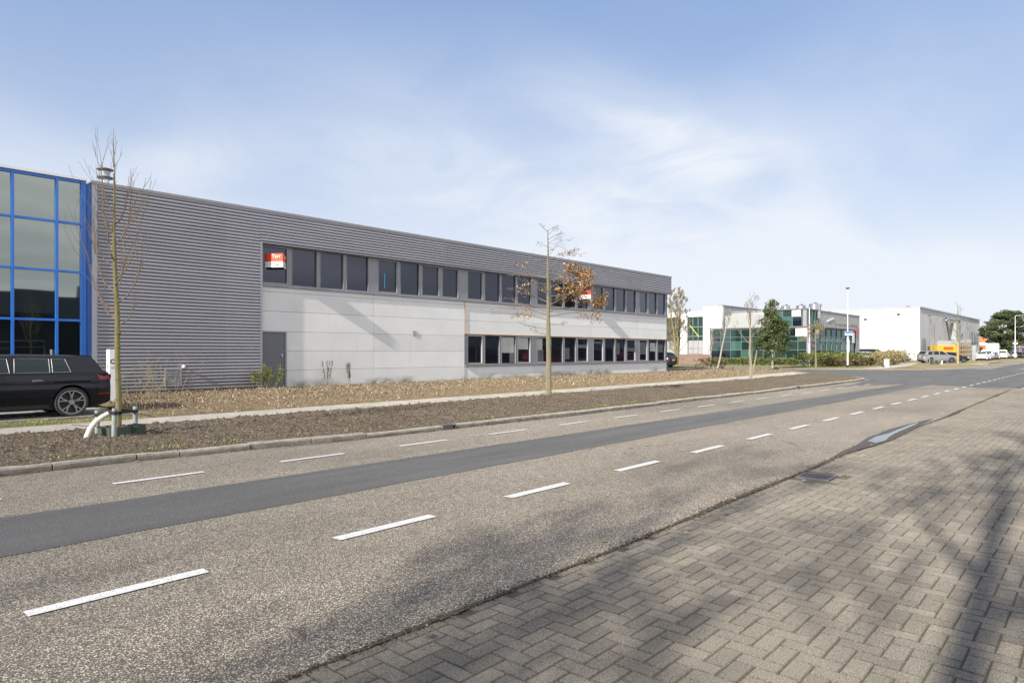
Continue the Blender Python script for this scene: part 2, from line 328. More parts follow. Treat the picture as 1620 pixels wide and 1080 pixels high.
M = dict(
 chip=m_chip(), dark=m_dark_asphalt(), paint=m_paint(), brick=m_brick(), joint=m_joint(), soil=m_soil(), bed=m_litterbed(), litter=m_litter(), path=m_path(), kerb=m_kerb(), ground=m_ground(),
 clad=m_cladding(), conc=m_concrete(),
 trim=plain('grey_trim_metal', (.27,.27,.29), .45, .06), trim_l=plain('light_grey_trim', (.40,.40,.43), .4, .05), frame=plain('grey_window_frame', (.225,.225,.245), .42, .05), frame_l=plain('pale_window_sash', (.40,.40,.42), .4, .04),
 door=plain('dark_grey_door', (.135,.14,.16), .5, .05), black=plain('black_plastic', (.018,.018,.02), .5, .1), rubber=plain('tyre_rubber', (.022,.022,.023), .8, .15),
 foam=plain('orange_sealing_foam', (.62,.31,.08), .85, .2, 20), gap=plain('dark_panel_joint', (.17,.165,.155), .9), roof=plain('grey_roof_felt', (.12,.12,.12), .9),
 blue=plain('blue_lacquered_frame', (.02,.15,.55), .35, .06), blue_d=plain('blue_side_panel', (.018,.11,.40), .4, .06),
 white=plain('white_paint', (.74,.74,.73), .5, .04), white_r=plain('white_render', (.66,.665,.655), .8, .03, .5), steel=plain('brushed_steel', (.55,.56,.58), .32, .08, 6, 1), galv=plain('galvanised_steel', (.42,.43,.44), .5, .12, 8, .6),
 red=plain('red_sign_panel', (.78,.075,.025), .45, .04), white_s=plain('white_sign_panel', (.82,.82,.82), .45, .03), dred=plain('deep_red_panel', (.52,.02,.015), .45, .04),
 greenp=plain('green_plastic_edging', (.055,.075,.055), .55, .15, 10), stake=plain('weathered_grey_stake', (.27,.29,.29), .75, .2, 12, bump=.3), pipe=plain('cream_plastic_pipe', (.74,.69,.58), .4, .06),
 blueplate=plain('blue_street_name_plate', (.10,.2,.6), .4, .05), yellow=plain('yellow_lacquer', (.62,.38,.03), .5, .06), yellowp=plain('yellow_paint_worn', (.42,.30,.13), .6, .15), 
 orange=plain('orange_brick', (.42,.2,.09), .85, .15, 2), navy=plain('navy_cladding', (.03,.04,.09), .5, .1), brickp=plain('red_brown_plinth', (.23,.15,.12), .85, .15, 5),
 pallet=plain('pallet_wood', (.30,.22,.12), .8, .2, 6), conc2=plain('grey_fence_panel', (.38,.41,.42), .75, .1, 2), ribs=plain('pale_grey_sheet', (.34,.35,.345), .6, .05, 1),
 iron=plain('cast_iron_cover', (.15,.135,.145), .6, .2, 14, .3), hole=plain('drain_shadow', (.006,.006,.006), .95, spec=0),
 bark1=m_bark('olive_green_bark', (.16,.135,.06), (.34,.29,.15), .4), twig1=m_bark('red_brown_twig', (.15,.115,.085), (.34,.27,.21)), bark2=m_bark('grey_oak_bark', (.16,.14,.09), (.33,.30,.22), .25), twig2=m_bark('grey_twig', (.12,.10,.075), (.28,.24,.19)),
 palebark=m_bark('pale_tan_bark', (.22,.19,.14), (.40,.355,.28)), birch=m_bark('pale_birch_bark', (.30,.27,.22), (.52,.48,.41)), pinebark=m_bark('pine_bark', (.07,.05,.04), (.16,.12,.09)),
 oakleaf=m_leaf('withered_oak_leaf', (.13,.06,.03), (.31,.17,.07), (.5,.33,.15), .6), holly=m_leaf('evergreen_leaf', (.022,.04,.012), (.06,.085,.025), (.16,.19,.07)), hedge=m_leaf('hedge_leaf', (.03,.045,.01), (.10,.125,.025), (.24,.25,.06)),
 bushbrown=m_leaf('reddish_bush_leaf', (.05,.03,.02), (.11,.075,.035), (.2,.19,.05)), pine=m_leaf('pine_needle', (.018,.032,.014), (.05,.075,.03), (.12,.15,.06)), grass=m_leaf('grass_blade', (.06,.09,.015), (.16,.19,.04), (.34,.33,.12), .6), drybush=m_leaf('dry_scrub', (.10,.085,.03), (.27,.23,.10), (.42,.37,.2), .7),
 g_up=glass_mat('dark_window_glass', (.012,.013,.02), (1.62, (.72,.78,.95)), .12, .03, .5), g_blue=glass_mat('mirror_glazing', (.012,.016,.018), (3.3, (.70,.77,.72)), .35, .02, .35), g_green=glass_mat('green_tinted_glazing', (.012,.032,.028), (1.95, (.5,.72,.66)), .15, .03, .5), g_car=glass_mat('car_glass', (.006,.008,.010), (1.5, (.65,.85,.85)), 0, .02),
 chrome=plain('chrome_strip', (.7,.7,.72), .18, .03, 3, 1), alloy=plain('machined_alloy', (.58,.58,.6), .28, .04, 3, .9), alloy_d=plain('dark_alloy', (.02,.02,.022), .4, .1), tail=plain('tail_lamp_red', (.22,.006,.01), .15, .1), lampc=plain('clear_lamp', (.6,.6,.62), .15, .05), plate=plain('yellow_number_plate', (.85,.62,.06), .5, .03),
 dirtline=plain('wet_gutter_dirt', (.07,.055,.038), .85, .55, 16, bump=.8))
def car_paint(name, c, metal=.3):
    n = NT(name); n.b.inputs['Coat Weight'].default_value = .28; n.b.inputs['Specular IOR Level'].default_value = .3; n.b.inputs['Coat Roughness'].default_value = .04; f = n.noise(6, 5)
    return n.done(n.ramp(f, [(.3, C(c, .95)), (.7, C(c, 1.05))]), .35, None, metal)
def m_puddle():
    n = NT('still_water'); n.b.inputs['Transmission Weight'].default_value = 0
    return n.done((.02,.02,.02), .02, n.bump(n.noise(9, 2), .03, .004), spec=1.0, ior=1.45)
def m_wet():
    n = NT('wet_asphalt'); f = n.noise(60, 4, .7); col = n.ramp(f, [(.3, (.04,.034,.026)), (.7, (.115,.098,.078))]); return n.done(col, n.rng(f, .3, .7, .42, .75), n.bump(f, .5, .006))
M['crumb'] = m_leaf('gutter_grit', (.03,.024,.016), (.10,.08,.055), (.24,.2,.15), .9); M['brownleaf'] = m_leaf('dry_scrub_leaf', (.10,.07,.04), (.2,.15,.08), (.3,.25,.13)); M['water'] = m_puddle(); M['wet'] = m_wet()
# ================================================================== SETTING: ground and roads
from mathutils import noise as mnoise
def lerp_poly(pts, x):
    if x <= pts[0][0]: return pts[0][1]
    for (a, b), (c, d) in zip(pts, pts[1:]):
        if x <= c: return b+(d-b)*(x-a)/(c-a)
    return pts[-1][1]
EDGE = [(-40,2.55),(1.4,2.86),(4.5,2.9),(6.4,2.98),(8.7,3.02),(10.9,3.12),(17.5,3.12),(25.6,3.32),(34.6,3.52)]
KERB = [(-40,9.9),(1.7,9.98),(3.1,10.02),(4.8,9.9),(6.2,9.72),(9.2,9.68),(12.3,9.62),(15.2,9.72),(19,9.86),(23.5,9.84),(28,9.98),(33,10.1),(38,10.3),(40.2,10.6),(41.3,11.3),(43.6,13.0),(46.6,15.2),(49.3,18.2),(51.2,22.5),(52.2,30),(52.6,60)]
FARK = [(60.2,60),(59.6,30),(59.2,24),(59.8,19),(61.6,15.2),(64.4,12.6),(68.5,11.4),(76,11.0),(86,11.0),(93,11.8),(96,13.6),(97,16.5)]
PATH_LO = [(-40,13.6),(2.5,14.0),(7,14.15),(17,14.2),(27,14.5),(35,14.75),(47.2,15.75)]
PATH_HI = [(-40,15.0),(2.7,15.35),(8,15.5),(17,15.75),(27,16.1),(35,16.4),(48.9,17.9)]
def yk(x): return lerp_poly(KERB[:14], x)
def sheet(name, polys, z, mat, kind='structure'):
    b = MB()
    for p in polys: b.add([(x,y,z) for x,y in p], [tuple(range(len(p)))])
    o = b.build(name, mat)
    return props(o, kind=kind)
sheet('ground', [[(-400,-400),(900,-400),(900,900),(-400,900)]], -.03, M['ground'])
# road: ragged southern edge against the bricks
r = random.Random(3); re = []
x = -40.0
while x < 34.6: re.append((x, lerp_poly(EDGE, x)+r.uniform(-.012,.02)+.02*math.sin(x*1.9)+.015*math.sin(x*4.7))); x += .22 if -2 < x < 22 else 1.0
re += [(34.6,3.5),(38,3.2),(60,3.3),(120,3.9),(500,9)]
sheet('road', [re+[(500,18),(205,14.2),(130,13.2),(104,13.2),(98,14.5),(59.6,24),(59.2,60),(53,60),(52.2,30),(51.3,22.5),(49.4,18.2),(41.4,11.4),(40.3,10.7),(38,10.4),(-40,10.2)]], 0, M['chip'])
ys = [(x, 6.02+.018*x+r.uniform(-.02,.02)) for x in np.arange(-40, 35.5, .7)]
yn = [(x, 7.46+.006*x+r.uniform(-.015,.015)) for x in np.arange(35, -40, -.7)]
sheet('dark_asphalt_patch', [[(float(a),float(b)) for a,b in ys]+[(35.3,6.6),(34.0,4.4),(35.0,3.5),(38,3.25),(60,3.34),(68,3.5),(71.5,7.2),(82.5,7.5),(120,9.6),(300,13.2),(300,14),(205,13.6),(112,10.3),(88.8,9.7),(72.2,9.0),(70.4,10.9),(68.4,11.2),(64.2,12.4),(61.4,15.1),(59.6,19),(59.0,24),(59.4,30),(60,60),(52.9,60),(52.4,30),(51.4,22.4),(49.5,18.1),(46.8,15.0),(43.8,12.8),(41.5,11.1),(40.5,10.4),(38.3,10.15),(33,9.3),(30.5,9.35),(34,8.2),(35.4,7.75)]+[(float(a),float(b)) for a,b in yn]], .004, M['dark'])
# road markings: one metre dash, one metre gap
def dashes(a0, k, x0, n, wid, z, ln=1.02, pitch=2.045):
    b = MB()
    for i in range(n):
        xa = x0+i*pitch; xb = xa+ln; y = lambda q: a0+k*q
        jag = lambda: r.uniform(-.006,.006)
        pts = [(xa+jag(),y(xa)-wid/2+jag()),(xa+ln*.3,y(xa+ln*.3)-wid/2+jag()),(xa+ln*.7,y(xa+ln*.7)-wid/2+jag()),(xb+jag(),y(xb)-wid/2+jag()),(xb+jag(),y(xb)+wid/2+jag()),(xa+ln*.6,y(xa+ln*.6)+wid/2+jag()),(xa+jag(),y(xa)+wid/2+jag())]
        b.add([(p,q,z) for p,q in pts], [tuple(range(7))])
    return struct(b, 'road_marking', M['paint'])
dashes(4.60, .0165, .89-2.045*3, 65, .115, .0085)
dashes(8.43, .0115, 2.44-2.045*4, 20, .09, .0085)
# brick paving, herringbone square to the road: every brick a bevelled block
sheet('paving_bed', [[(-40,-14),(34.7,-14),(34.7,3.75)]+[(a,b+.12) for a,b in EDGE[::-1]]], -.0085, M['joint'])
def bricks():
    V = []; F = []; T = []; W = .1045; g = .0046; ca, sa = math.cos(rad(1.0)), math.sin(rad(1.0))
    rr = random.Random(11)
    for iy in range(int(-4.6/W), int(4/W)):
        for ix in range(int(-5/W), int(35/W)):
            d = (ix-iy) % 4
            if d == 0: sx, sy = 2, 1
            elif d == 3: sx, sy = 1, 2
            else: continue
            x0, y0 = ix*W+g, iy*W+g; x1, y1 = (ix+sx)*W-g, (iy+sy)*W-g
            cx, cy = (x0+x1)/2, (y0+y1)/2; X = cx*ca-cy*sa; Y = cx*sa+cy*ca
            e = lerp_poly(EDGE, X)
            if Y > e-.01: continue
            if 7.98 < X < 8.72 and 2.5 < Y: continue
            # shallow sunken gutter towards the road edge, gentle unevenness
            base = -.0015+.0025*mnoise.noise((X*.8, Y*.8, 0))-.003*max(0, 1-abs(e-Y-.2)/.3)
            an = rr.gauss(0, .008); c2, s2 = math.cos(rad(1)+an), math.sin(rad(1)+an); tx, ty = rr.gauss(0,.006), rr.gauss(0,.006)
            o = len(V); hx, hy = (x1-x0)/2, (y1-y0)/2
            for ins, dz in ((0, -.007), (.004, 0)):
                for px, py in ((-hx+ins,-hy+ins),(hx-ins,-hy+ins),(hx-ins,hy-ins),(-hx+ins,hy-ins)):
                    px += rr.uniform(-.0012,.0012); py += rr.uniform(-.0012,.0012)
                    V.append((X+px*c2-py*s2, Y+px*s2+py*c2, base+dz+px*tx+py*ty))
            F += [(o+4,o+5,o+6,o+7),(o,o+1,o+5,o+4),(o+1,o+2,o+6,o+5),(o+2,o+3,o+7,o+6),(o+3,o,o+4,o+7)]
            t = min(1, max(0, rr.gauss(.48, .15))); T += [t]*5
    b = MB(); b.v = V; b.f = F; b.t = T
    return struct(b, 'brick_paving', M['brick'])
bricks()
b = MB(); r2 = random.Random(77); xx = -6.0; prev = None          # the asphalt edge laps raggedly over the outermost bricks
while xx < 34.4:
    e = lerp_poly(EDGE, xx)+.018*mnoise.noise((xx*1.1,0,0))+.012*mnoise.noise((xx*5,0,1))+r2.uniform(-.005,.005)
    if prev: b.add([(prev[0],prev[1]-.03,.0068),(xx,e-.03,.0068),(xx,e+.30,.0072),(prev[0],prev[1]+.30,.0072),(prev[0],prev[1]-.036,-.006),(xx,e-.036,-.006)], [(0,1,2,3),(4,5,1,0)])
    prev = (xx, e); xx += .07 if xx < 12 else .2
struct(b, 'road_edge', M['chip'])
sheet('side_pavement', [[(34.7,-14),(500,-14),(500,8.8),(120,3.8),(60,3.15),(38,3.05),(34.7,3.35)]], .004, M['path'])
b = MB()                                                    # kerb of the side entrance on the near side
for i in range(12): b.bbox(36.6+i*1.0, 37.58+i*1.0, 3.0, 3.12, -.02, .10, .012, r.random())
for i in range(4): b.bbox(33.0+i*.9, 33.88+i*.9, 2.6-i*.02, 2.72, -.02, .06, .012, r.random())
struct(b, 'kerb', M['kerb'])
# dirt and moss gathered in the gutter
b = MB(); x = -3.0
def gw(q): return .006+.022*abs(mnoise.noise((q*.6,0,4)))+.07*max(0, mnoise.noise((q*.23,5,1))-.12)
while x < 33:
    e, e2 = lerp_poly(EDGE, x)-.035, lerp_poly(EDGE, x+.05)-.035; k1, k2 = .014*mnoise.noise((x*11,0,3)), .014*mnoise.noise(((x+.05)*11,0,3))
    b.add([(x,e-gw(x)+k1,.0072),(x+.05,e2-gw(x+.05)+k2,.0072),(x+.05,e2+gw(x+.05)*.7+k2,.0108),(x,e+gw(x)*.7+k1,.0108)], [(0,1,2,3)]); x += .05
struct(b, 'gutter_dirt', M['dirtline'])
b = MB(); rr = random.Random(19)
for _ in range(5200):
    x = rr.uniform(-1, 14) if rr.random() < .75 else rr.uniform(10, 30); y = lerp_poly(EDGE, x)-.04+rr.gauss(0, .016+gw(x)*1.2); q = rr.uniform(.003,.010); a = rr.uniform(0,3.1)
    c_, s_ = math.cos(a)*q, math.sin(a)*q; b.add([(x-c_,y-s_,.010),(x+s_,y-c_,.012+q*.4),(x+c_,y+s_,.010),(x-s_*.8,y+c_*.8,.013+q*.5)], [(0,1,2,3)], rr.random())
props(b.build('gutter_crumbs', M['crumb']), 'grit, crumbs of moss and leaf bits gathered in the gutter', 'grit', kind='stuff')
b = MB(); x = -8.0  # uneven dark brown strip along the foot of the kerb
while x < 39:
    f1 = lambda q: .025+.05*abs(mnoise.noise((q*.4,2,4)))+.16*max(0, mnoise.noise((q*.17,8,1))-.05); e, e2 = lerp_poly(KERB[:14], x), lerp_poly(KERB[:14], x+.2)
    b.add([(x,e-f1(x),.0035),(x+.2,e2-f1(x+.2),.0035),(x+.2,e2+.03,.005),(x,e+.03,.005)], [(0,1,2,3)]); x += .2
struct(b, 'gutter_dirt', plain('kerbside_dirt', (.10,.075,.05), .9, .4, 12, bump=.6))
# puddle with its wet rim
def blob(pts, z, grow, seed, nsub=7):
    rr = random.Random(seed); n = len(pts); cx = sum(p[0] for p in pts)/n; cy = sum(p[1] for p in pts)/n; out = []
    for i in range(n):
        a, c = pts[i], pts[(i+1)%n]
        for k in range(nsub):
            t = k/nsub; px, py = a[0]+(c[0]-a[0])*t, a[1]+(c[1]-a[1])*t; d = math.hypot(px-cx, py-cy) or 1
            gq = grow+(.10*mnoise.noise((px*1.9,py*5,seed))+.05*mnoise.noise((px*7,py*9,seed)))*(.8 if grow else .45)+rr.uniform(-.008,.008); out.append((px+(px-cx)/d*gq, py+(py-cy)/d*gq, z))
    return MB().add(out, [tuple(range(len(out)))])
struct(blob([(9.8,3.06),(10.8,3.04),(11.6,2.98),(12.6,2.95),(14,3.02),(15.4,3.1),(16.6,3.16),(17.4,3.22),(16.6,3.27),(15.6,3.34),(14.4,3.38),(12.8,3.33),(11.6,3.2),(10.7,3.16)], .0125, 0.01, 5), 'wet_ground', M['wet'])
struct(blob([(12.0,3.03),(12.5,3.0),(13.1,3.08),(13.7,3.13),(14.6,3.17),(15.6,3.2),(16.2,3.25),(15.6,3.27),(14.6,3.25),(13.6,3.22),(12.9,3.26),(12.2,3.2)], .0165, 0, 6), 'puddle', M['water'])
# raised ground north of the road, on both sides of the side road
kb = [(x, y+.12) for x, y in KERB]
sheet('verge_ground', [kb+[(52.6,300),(-300,300),(-300,10)], [(60.3,300)]+[(a+.05,b+.12) for a,b in FARK]+[(97,300)], [(104,300),(104,14.6),(108,13.4),(130,13.5),(205,14.3),(500,18),(500,300)]], .072, M['ground'])
sheet('driveway', [[(96.5,12.8),(104.5,13.0),(104.5,40),(97,40)]], .045, M['path'])
b = MB()
def kerb_run(b, pts, height, width, jit, seed):
    rr = random.Random(seed); L_ = [0]
    for a, c in zip(pts, pts[1:]): L_.append(L_[-1]+math.dist(a, c))
    def at(s):
        for i in range(len(pts)-1):
            if s <= L_[i+1] or i == len(pts)-2:
                t = (s-L_[i])/(L_[i+1]-L_[i]); return Vector((pts[i][0]+(pts[i+1][0]-pts[i][0])*t, pts[i][1]+(pts[i+1][1]-pts[i][1])*t, 0))
    s = 0.0
    while s < L_[-1]-.3:
        ln = min(rr.choice([1.0,1.0,.98,.55]), L_[-1]-s); p, q = at(s+.008), at(s+ln-.008); d = (q-p); l = d.length; d.normalize(); nrm = Vector((-d.y, d.x, 0))
        j = rr.gauss(0, jit); hz = height+rr.gauss(0, jit*.6); tl = rr.gauss(0, jit*.5); m = MB(); nseg = 4
        prof = [(0,-.02),(0,hz-.025),(.022,hz),(width,hz+.002),(width,-.02)]
        vv = []
        for k in range(nseg+1):
            for (u, z) in prof:
                qq = p+d*(l*k/nseg)+nrm*(u+j+rr.uniform(-.004,.004)); vv.append((qq.x, qq.y, z+(tl*(k/nseg-.5) if z > 0 else 0)+rr.uniform(-.003,.003)))
        ff = [tuple(range(4,-1,-1)), tuple(nseg*5+i for i in range(5))]
        for k in range(nseg):
            for i in range(4): ff.append((k*5+i, (k+1)*5+i, (k+1)*5+i+1, k*5+i+1)[::-1])
        b.add(vv, ff, rr.random()); s += ln+.004
KP = [p for p in KERB if p[0] <= 53]; KP[0] = (-12, 9.93)
kerb_run(b, KP, .088, .13, .010, 4); kerb_run(b, FARK[1:], .08, .13, .006, 5); kerb_run(b, [(104.2,14.8),(106,13.5),(130,13.4),(205,14.2),(300,15)], .08, .13, .004, 6)
struct(b, 'kerb', M['kerb'], smooth=False)
# footpath
b = MB(); xs = [-40,-10,-4,0,2.5,5,8,12,17,22,27,31,35,40,44,47.2]
lo = [(x, lerp_poly(PATH_LO, x)) for x in xs]; hi = [(x+(1.7 if x > 47 else 0), lerp_poly(PATH_HI, x)) for x in xs]
vv = [(x,y,.086) for x,y in lo]+[(x,y,.086) for x,y in hi]; n = len(xs); b.add(vv, [(i,i+1,n+i+1,n+i) for i in range(n-1)])
o = struct(b, 'footpath', M['path'])
sheet('footpath', [[(60.6,17.6),(64,15.6),(76,16.4),(97,19.5),(97,21.2),(76,18.0),(64,17.3),(60.2,19.4)]], .078, M['path'])
# dug soil strip
def bumpy(name, mat, u0, u1, du, flo, fhi, nv, fz, cut=None):
    us = np.arange(u0, u1, du); V = []; F = []; nu = len(us)
    for i, u in enumerate(us):
        lo_, hi_ = flo(u), fhi(u)
        for j in range(nv+1):
            t = j/nv; y = lo_+(hi_-lo_)*t; V.append((u+.0, y, fz(u, y, t)))
    for i in range(nu-1):
        for j in range(nv): a = i*(nv+1)+j; F.append((a, a+nv+1, a+nv+2, a+1))
    bb = MB(); bb.v = V; bb.f = F; bb.t = [.5]*len(F)
    return struct(bb, name, mat, smooth='full')
def soil_lo(u): return yk(u)+.135 if u < 40 else (yk(40)+.135+(u-40)*.62 if u < 41.5 else lerp_poly([(41.5,11.7),(43.6,13.2),(46.6,15.35)], u))
def soil_z(u, y, t):
    e = min(1, min(t, 1-t)*9+.0)
    n1 = mnoise.fractal((u*1.1, y*1.1, 0), 1, 2, 3)*.03; n2 = mnoise.fractal((u*6, y*6, 3), .7, 2, 4)*.022; n3 = max(0, mnoise.noise((u*13, y*13, 9))-.15)*.05
    far = 1 if u < 16 else .6
    m = .20*math.exp(-((u-3.9)**2/.5+(y-12.1)**2/.35))*0
    return .082+.0*t+e*(.05+n1*.9+n2*1.9*far+n3*2.2*far)
bumpy('soil_verge', M['soil'], -6, 20, .05, soil_lo, lambda u: lerp_poly(PATH_LO, u)+.02*math.sin(u*3)+.03*mnoise.noise((u*2,0,0)), 74, soil_z)
bumpy('soil_verge', M['soil'], 19.95, 46.8, .12, soil_lo, lambda u: lerp_poly(PATH_LO, u)+.02*math.sin(u*3), 34, soil_z)
def bed_z(u, y, t):
    e = min(1, t*5, (1-t)*12+.15)
    return .084+e*(.05+.035*mnoise.fractal((u*.7,y*.7,2),1,2,3)+.03*mnoise.fractal((u*5,y*5,6),.8,2,3))
def bed_lo(u): return lerp_poly(PATH_HI, u)+.04*math.sin(u*2.1)+(0 if u > 6 else 0)
bumpy('planting_bed', M['bed'], 5.3, 52.0, .14, bed_lo, lambda u: 24.13 if u < 42.5 else 24.5+(u-42.5)*.3, 60, bed_z)
# loose clods and stones on the soil
b = MB(); rr = random.Random(21)
for _ in range(9000):
    u = rr.uniform(-3, 30) if rr.random() < .8 else rr.uniform(20, 41); t = rr.random(); y0, y1 = soil_lo(u), lerp_poly(PATH_LO, u); y = y0+(y1-y0)*t; s_ = rr.uniform(.006,.022)*(1 if rr.random() < .97 else 1.8)
    c = Vector((u, y, soil_z(u, y, t)+s_*.2)); pts = [c+Vector((rr.uniform(.6,1)*s_*a, rr.uniform(.6,1)*s_*bb_, rr.uniform(.5,.9)*s_*cc)) for a,bb_,cc in ((1,0,0),(0,1,0),(-1,0,0),(0,-1,0),(0,0,1),(0,0,-.5))]
    b.add(pts, [(0,1,4),(1,2,4),(2,3,4),(3,0,4),(1,0,5),(2,1,5),(3,2,5),(0,3,5)])
props(b.build('soil_clods', plain('dry_clod', (.20,.16,.118), .9, .45, 9)), 'loose brown clods and stones strewn over the dug verge', 'soil clods', kind='stuff')
# fallen leaves, straw and cut stalks on the planting bed
b = MB(); rr = random.Random(22)
def strip(b, c, ln, wd, az, tilt, curl, tone):
    d = Vector((math.cos(az)*math.cos(tilt), math.sin(az)*math.cos(tilt), math.sin(tilt))); s = Vector((-math.sin(az), math.cos(az), rr.uniform(-.5,.5))).normalized(); m = c+d*ln*.5+Vector((0,0,curl))
    e = c+d*ln
    b.add([c-s*wd*.3, c+s*wd*.3, m+s*wd*.5, m-s*wd*.5, e+s*wd*.15, e-s*wd*.15], [(0,1,2,3),(3,2,4,5)], tone)
for i in range(44000):
    u = 5.5+44*rr.random()**1.35; t = rr.random(); lo_ = bed_lo(u); y = lo_+(24.0-lo_)*t
    dens = .55+.5*mnoise.noise((u*.5, y*.7, 7))+(.25 if t > .25 else -.15)
    if rr.random() > dens: continue
    tall = rr.random() < .10
    strip(b, Vector((u, y, bed_z(u, y, t)+rr.uniform(0,.05))), rr.uniform(.04,.11)*(1.4 if tall else 1), rr.uniform(.008,.032), rr.uniform(0,6.28), rr.uniform(.3,1.3) if tall else rr.uniform(-.25,.5), rr.uniform(-.01,.03), min(1, max(0, rr.gauss(.40,.25))))
props(b.build('leaf_litter', M['litter']), 'dry tan leaves and straw covering the bed before the building', 'leaf litter', kind='stuff')
b = MB()
for i in range(1500):                                       # sparse litter on soil, path edge, parking strip and in the gutter
    q = rr.random()
    if q < .55: u = rr.uniform(-2, 42); y = rr.uniform(soil_lo(u), lerp_poly(PATH_LO, u)); z = .15
    elif q < .8: u = rr.uniform(-2, 34); y = yk(u)-abs(rr.gauss(0,.12)); z = .01
    else:
        if rr.random() < .6: continue
        u = rr.uniform(0, 28); y = lerp_poly(EDGE, u)+rr.gauss(-.1,.12); z = .012
    strip(b, Vector((u,y,z+rr.uniform(0,.01))), rr.uniform(.02,.06), rr.uniform(.01,.035), rr.uniform(0,6.28), rr.uniform(-.1,.2), .004, min(1, max(0, rr.gauss(.28,.18))))
props(b.build('scattered_leaves', M['litter']), 'small dead leaves blown along the kerb and the gutter', 'leaves', kind='stuff')
# grass tufts
b = MB()
def tuft(b, x, y, z, n, h, sp, t0=.5):
    for _ in range(n):
        a = rr.uniform(0,6.28); l = rr.uniform(.4,1)*h; px, py = x+rr.gauss(0,sp), y+rr.gauss(0,sp); lean = rr.uniform(.1,.8); wd = .004+.05*h*rr.uniform(.3,.8)*.5
        c = Vector((px,py,z)); e = c+Vector((math.cos(a)*l*lean, math.sin(a)*l*lean, l*(1-.4*lean))); s = Vector((-math.sin(a),math.cos(a),0))*wd; m = (c+e)/2+Vector((0,0,l*.12))
        b.add([c-s,c+s,m+s*.8,m-s*.8,e], [(0,1,2,3),(3,2,4)], min(1, max(0, rr.gauss(t0,.25))))
for i in range(900):
    q = rr.random()
    if q < .3: u = rr.uniform(-1, 40); y = lerp_poly(PATH_LO, u)-abs(rr.gauss(0,.12)); z = .1
    elif q < .62: u = rr.uniform(4, 48); y = lerp_poly(PATH_HI, u)+abs(rr.gauss(0,.35)); z = .11
    elif q < .75: u = rr.uniform(-1, 38); y = yk(u)+.16+abs(rr.gauss(0,.12)); z = .12
    elif q < .9: u = rr.uniform(15, 27); y = 23.9-abs(rr.gauss(0,.3)); z = .12
    else: u = rr.uniform(-2, 5.4); y = rr.uniform(15.45, 16.2); z = .09
    if mnoise.noise((u*.6, y*.9, 3)) < -.05: continue
    tuft(b, u, y, z, rr.randint(8,22), rr.uniform(.03,.09), .07)
for _ in range(500): tuft(b, rr.uniform(60.5,72), rr.uniform(17,26), .08, 8, .12, .25, .45)
for _ in range(90): tuft(b, rr.uniform(-.8,4.8), 15.5+.75*rr.random()**1.7, .09, rr.randint(5,14), rr.uniform(.04,.10), .14, .55)
for px, py in ((16.8,14.0),(17.3,14.05),(16.6,13.8),(2.6,15.8),(3.3,15.9),(1.7,15.75)):
    for _ in range(12): tuft(b, px+rr.gauss(0,.2), py+rr.gauss(0,.1), .12, 14, .07, .08, .75)
for _ in range(60):
    u = rr.uniform(2,30); tuft(b, u, lerp_poly(EDGE,u)-rr.uniform(0,.08), .002, 6, .02, .02, .3)
props(b.build('grass', M['grass']), 'short winter grass tufts along the verge and path edges', 'grass', kind='stuff')
# parking bay for the black hatchback, with its concrete edging
sheet('parking_bay', [[(-60,16.6),(5.2,16.6),(5.2,24.0),(-60,24.0)]], .08, M['path'])
b = MB()
for i in range(12): b.bbox(-6.5+i*1.0, -5.53+i*1.0, 16.42, 16.52, 0, .13, .01, rr.random())
struct(b, 'parking_edging', M['kerb'])
# drains
def hexbox(): pass
t = thing('gully_grate', 'cast iron slotted drain grate set in the brick paving beside the gutter', 'drain', (8.38,2.76,0), rad(3))
b = MB(); b.box(-.20,.20,-.19,-.16,-.02,.006).box(-.20,.20,.16,.19,-.02,.006).box(-.20,-.17,-.16,.16,-.02,.006).box(.17,.20,-.16,.16,-.02,.006); b.build('grate_frame', M['iron'], t)
b = MB()
for i in range(6): x = -.17+.34*(i+.5)/6; b.box(x-.011, x+.011, -.16,.16,-.0066,.005)
b.box(-.17,.17,-.012,.012,-.018,.0025); b.build('grate_bars', M['iron'], t)
MB().box(-.17,.17,-.16,.16,-.03,.0035).build('drain_shaft', M['hole'], t)  # black block; its colour stands in for the shaft's deep shade
def inlet(x, label):
    t = thing('kerb_inlet', label, 'drain', (x, yk(x)-.034, 0), 0, 'iron storm drain inlets set into the kerb')
    MB().box(-.17,.17,.004,.15,.070,.094).box(-.17,-.145,.004,.15,-.01,.070).box(.145,.17,.004,.15,-.01,.070).build('inlet_frame', M['iron'], t)
    for k in range(3): xx = -.09+k*.08; MB().box(xx, xx+.022, .002,.02, 0,.07).build('inlet_bar', M['iron'], t)
    MB().box(-.144,.144,.02,.148,-.005,.069).build('drain_opening', M['hole'], t)  # black block painted as the shade inside the inlet
inlet(8.62, 'rusty iron drain inlet in the kerb nearest the camera'); inlet(28.07, 'small iron drain inlet in the kerb beyond the oak tree')

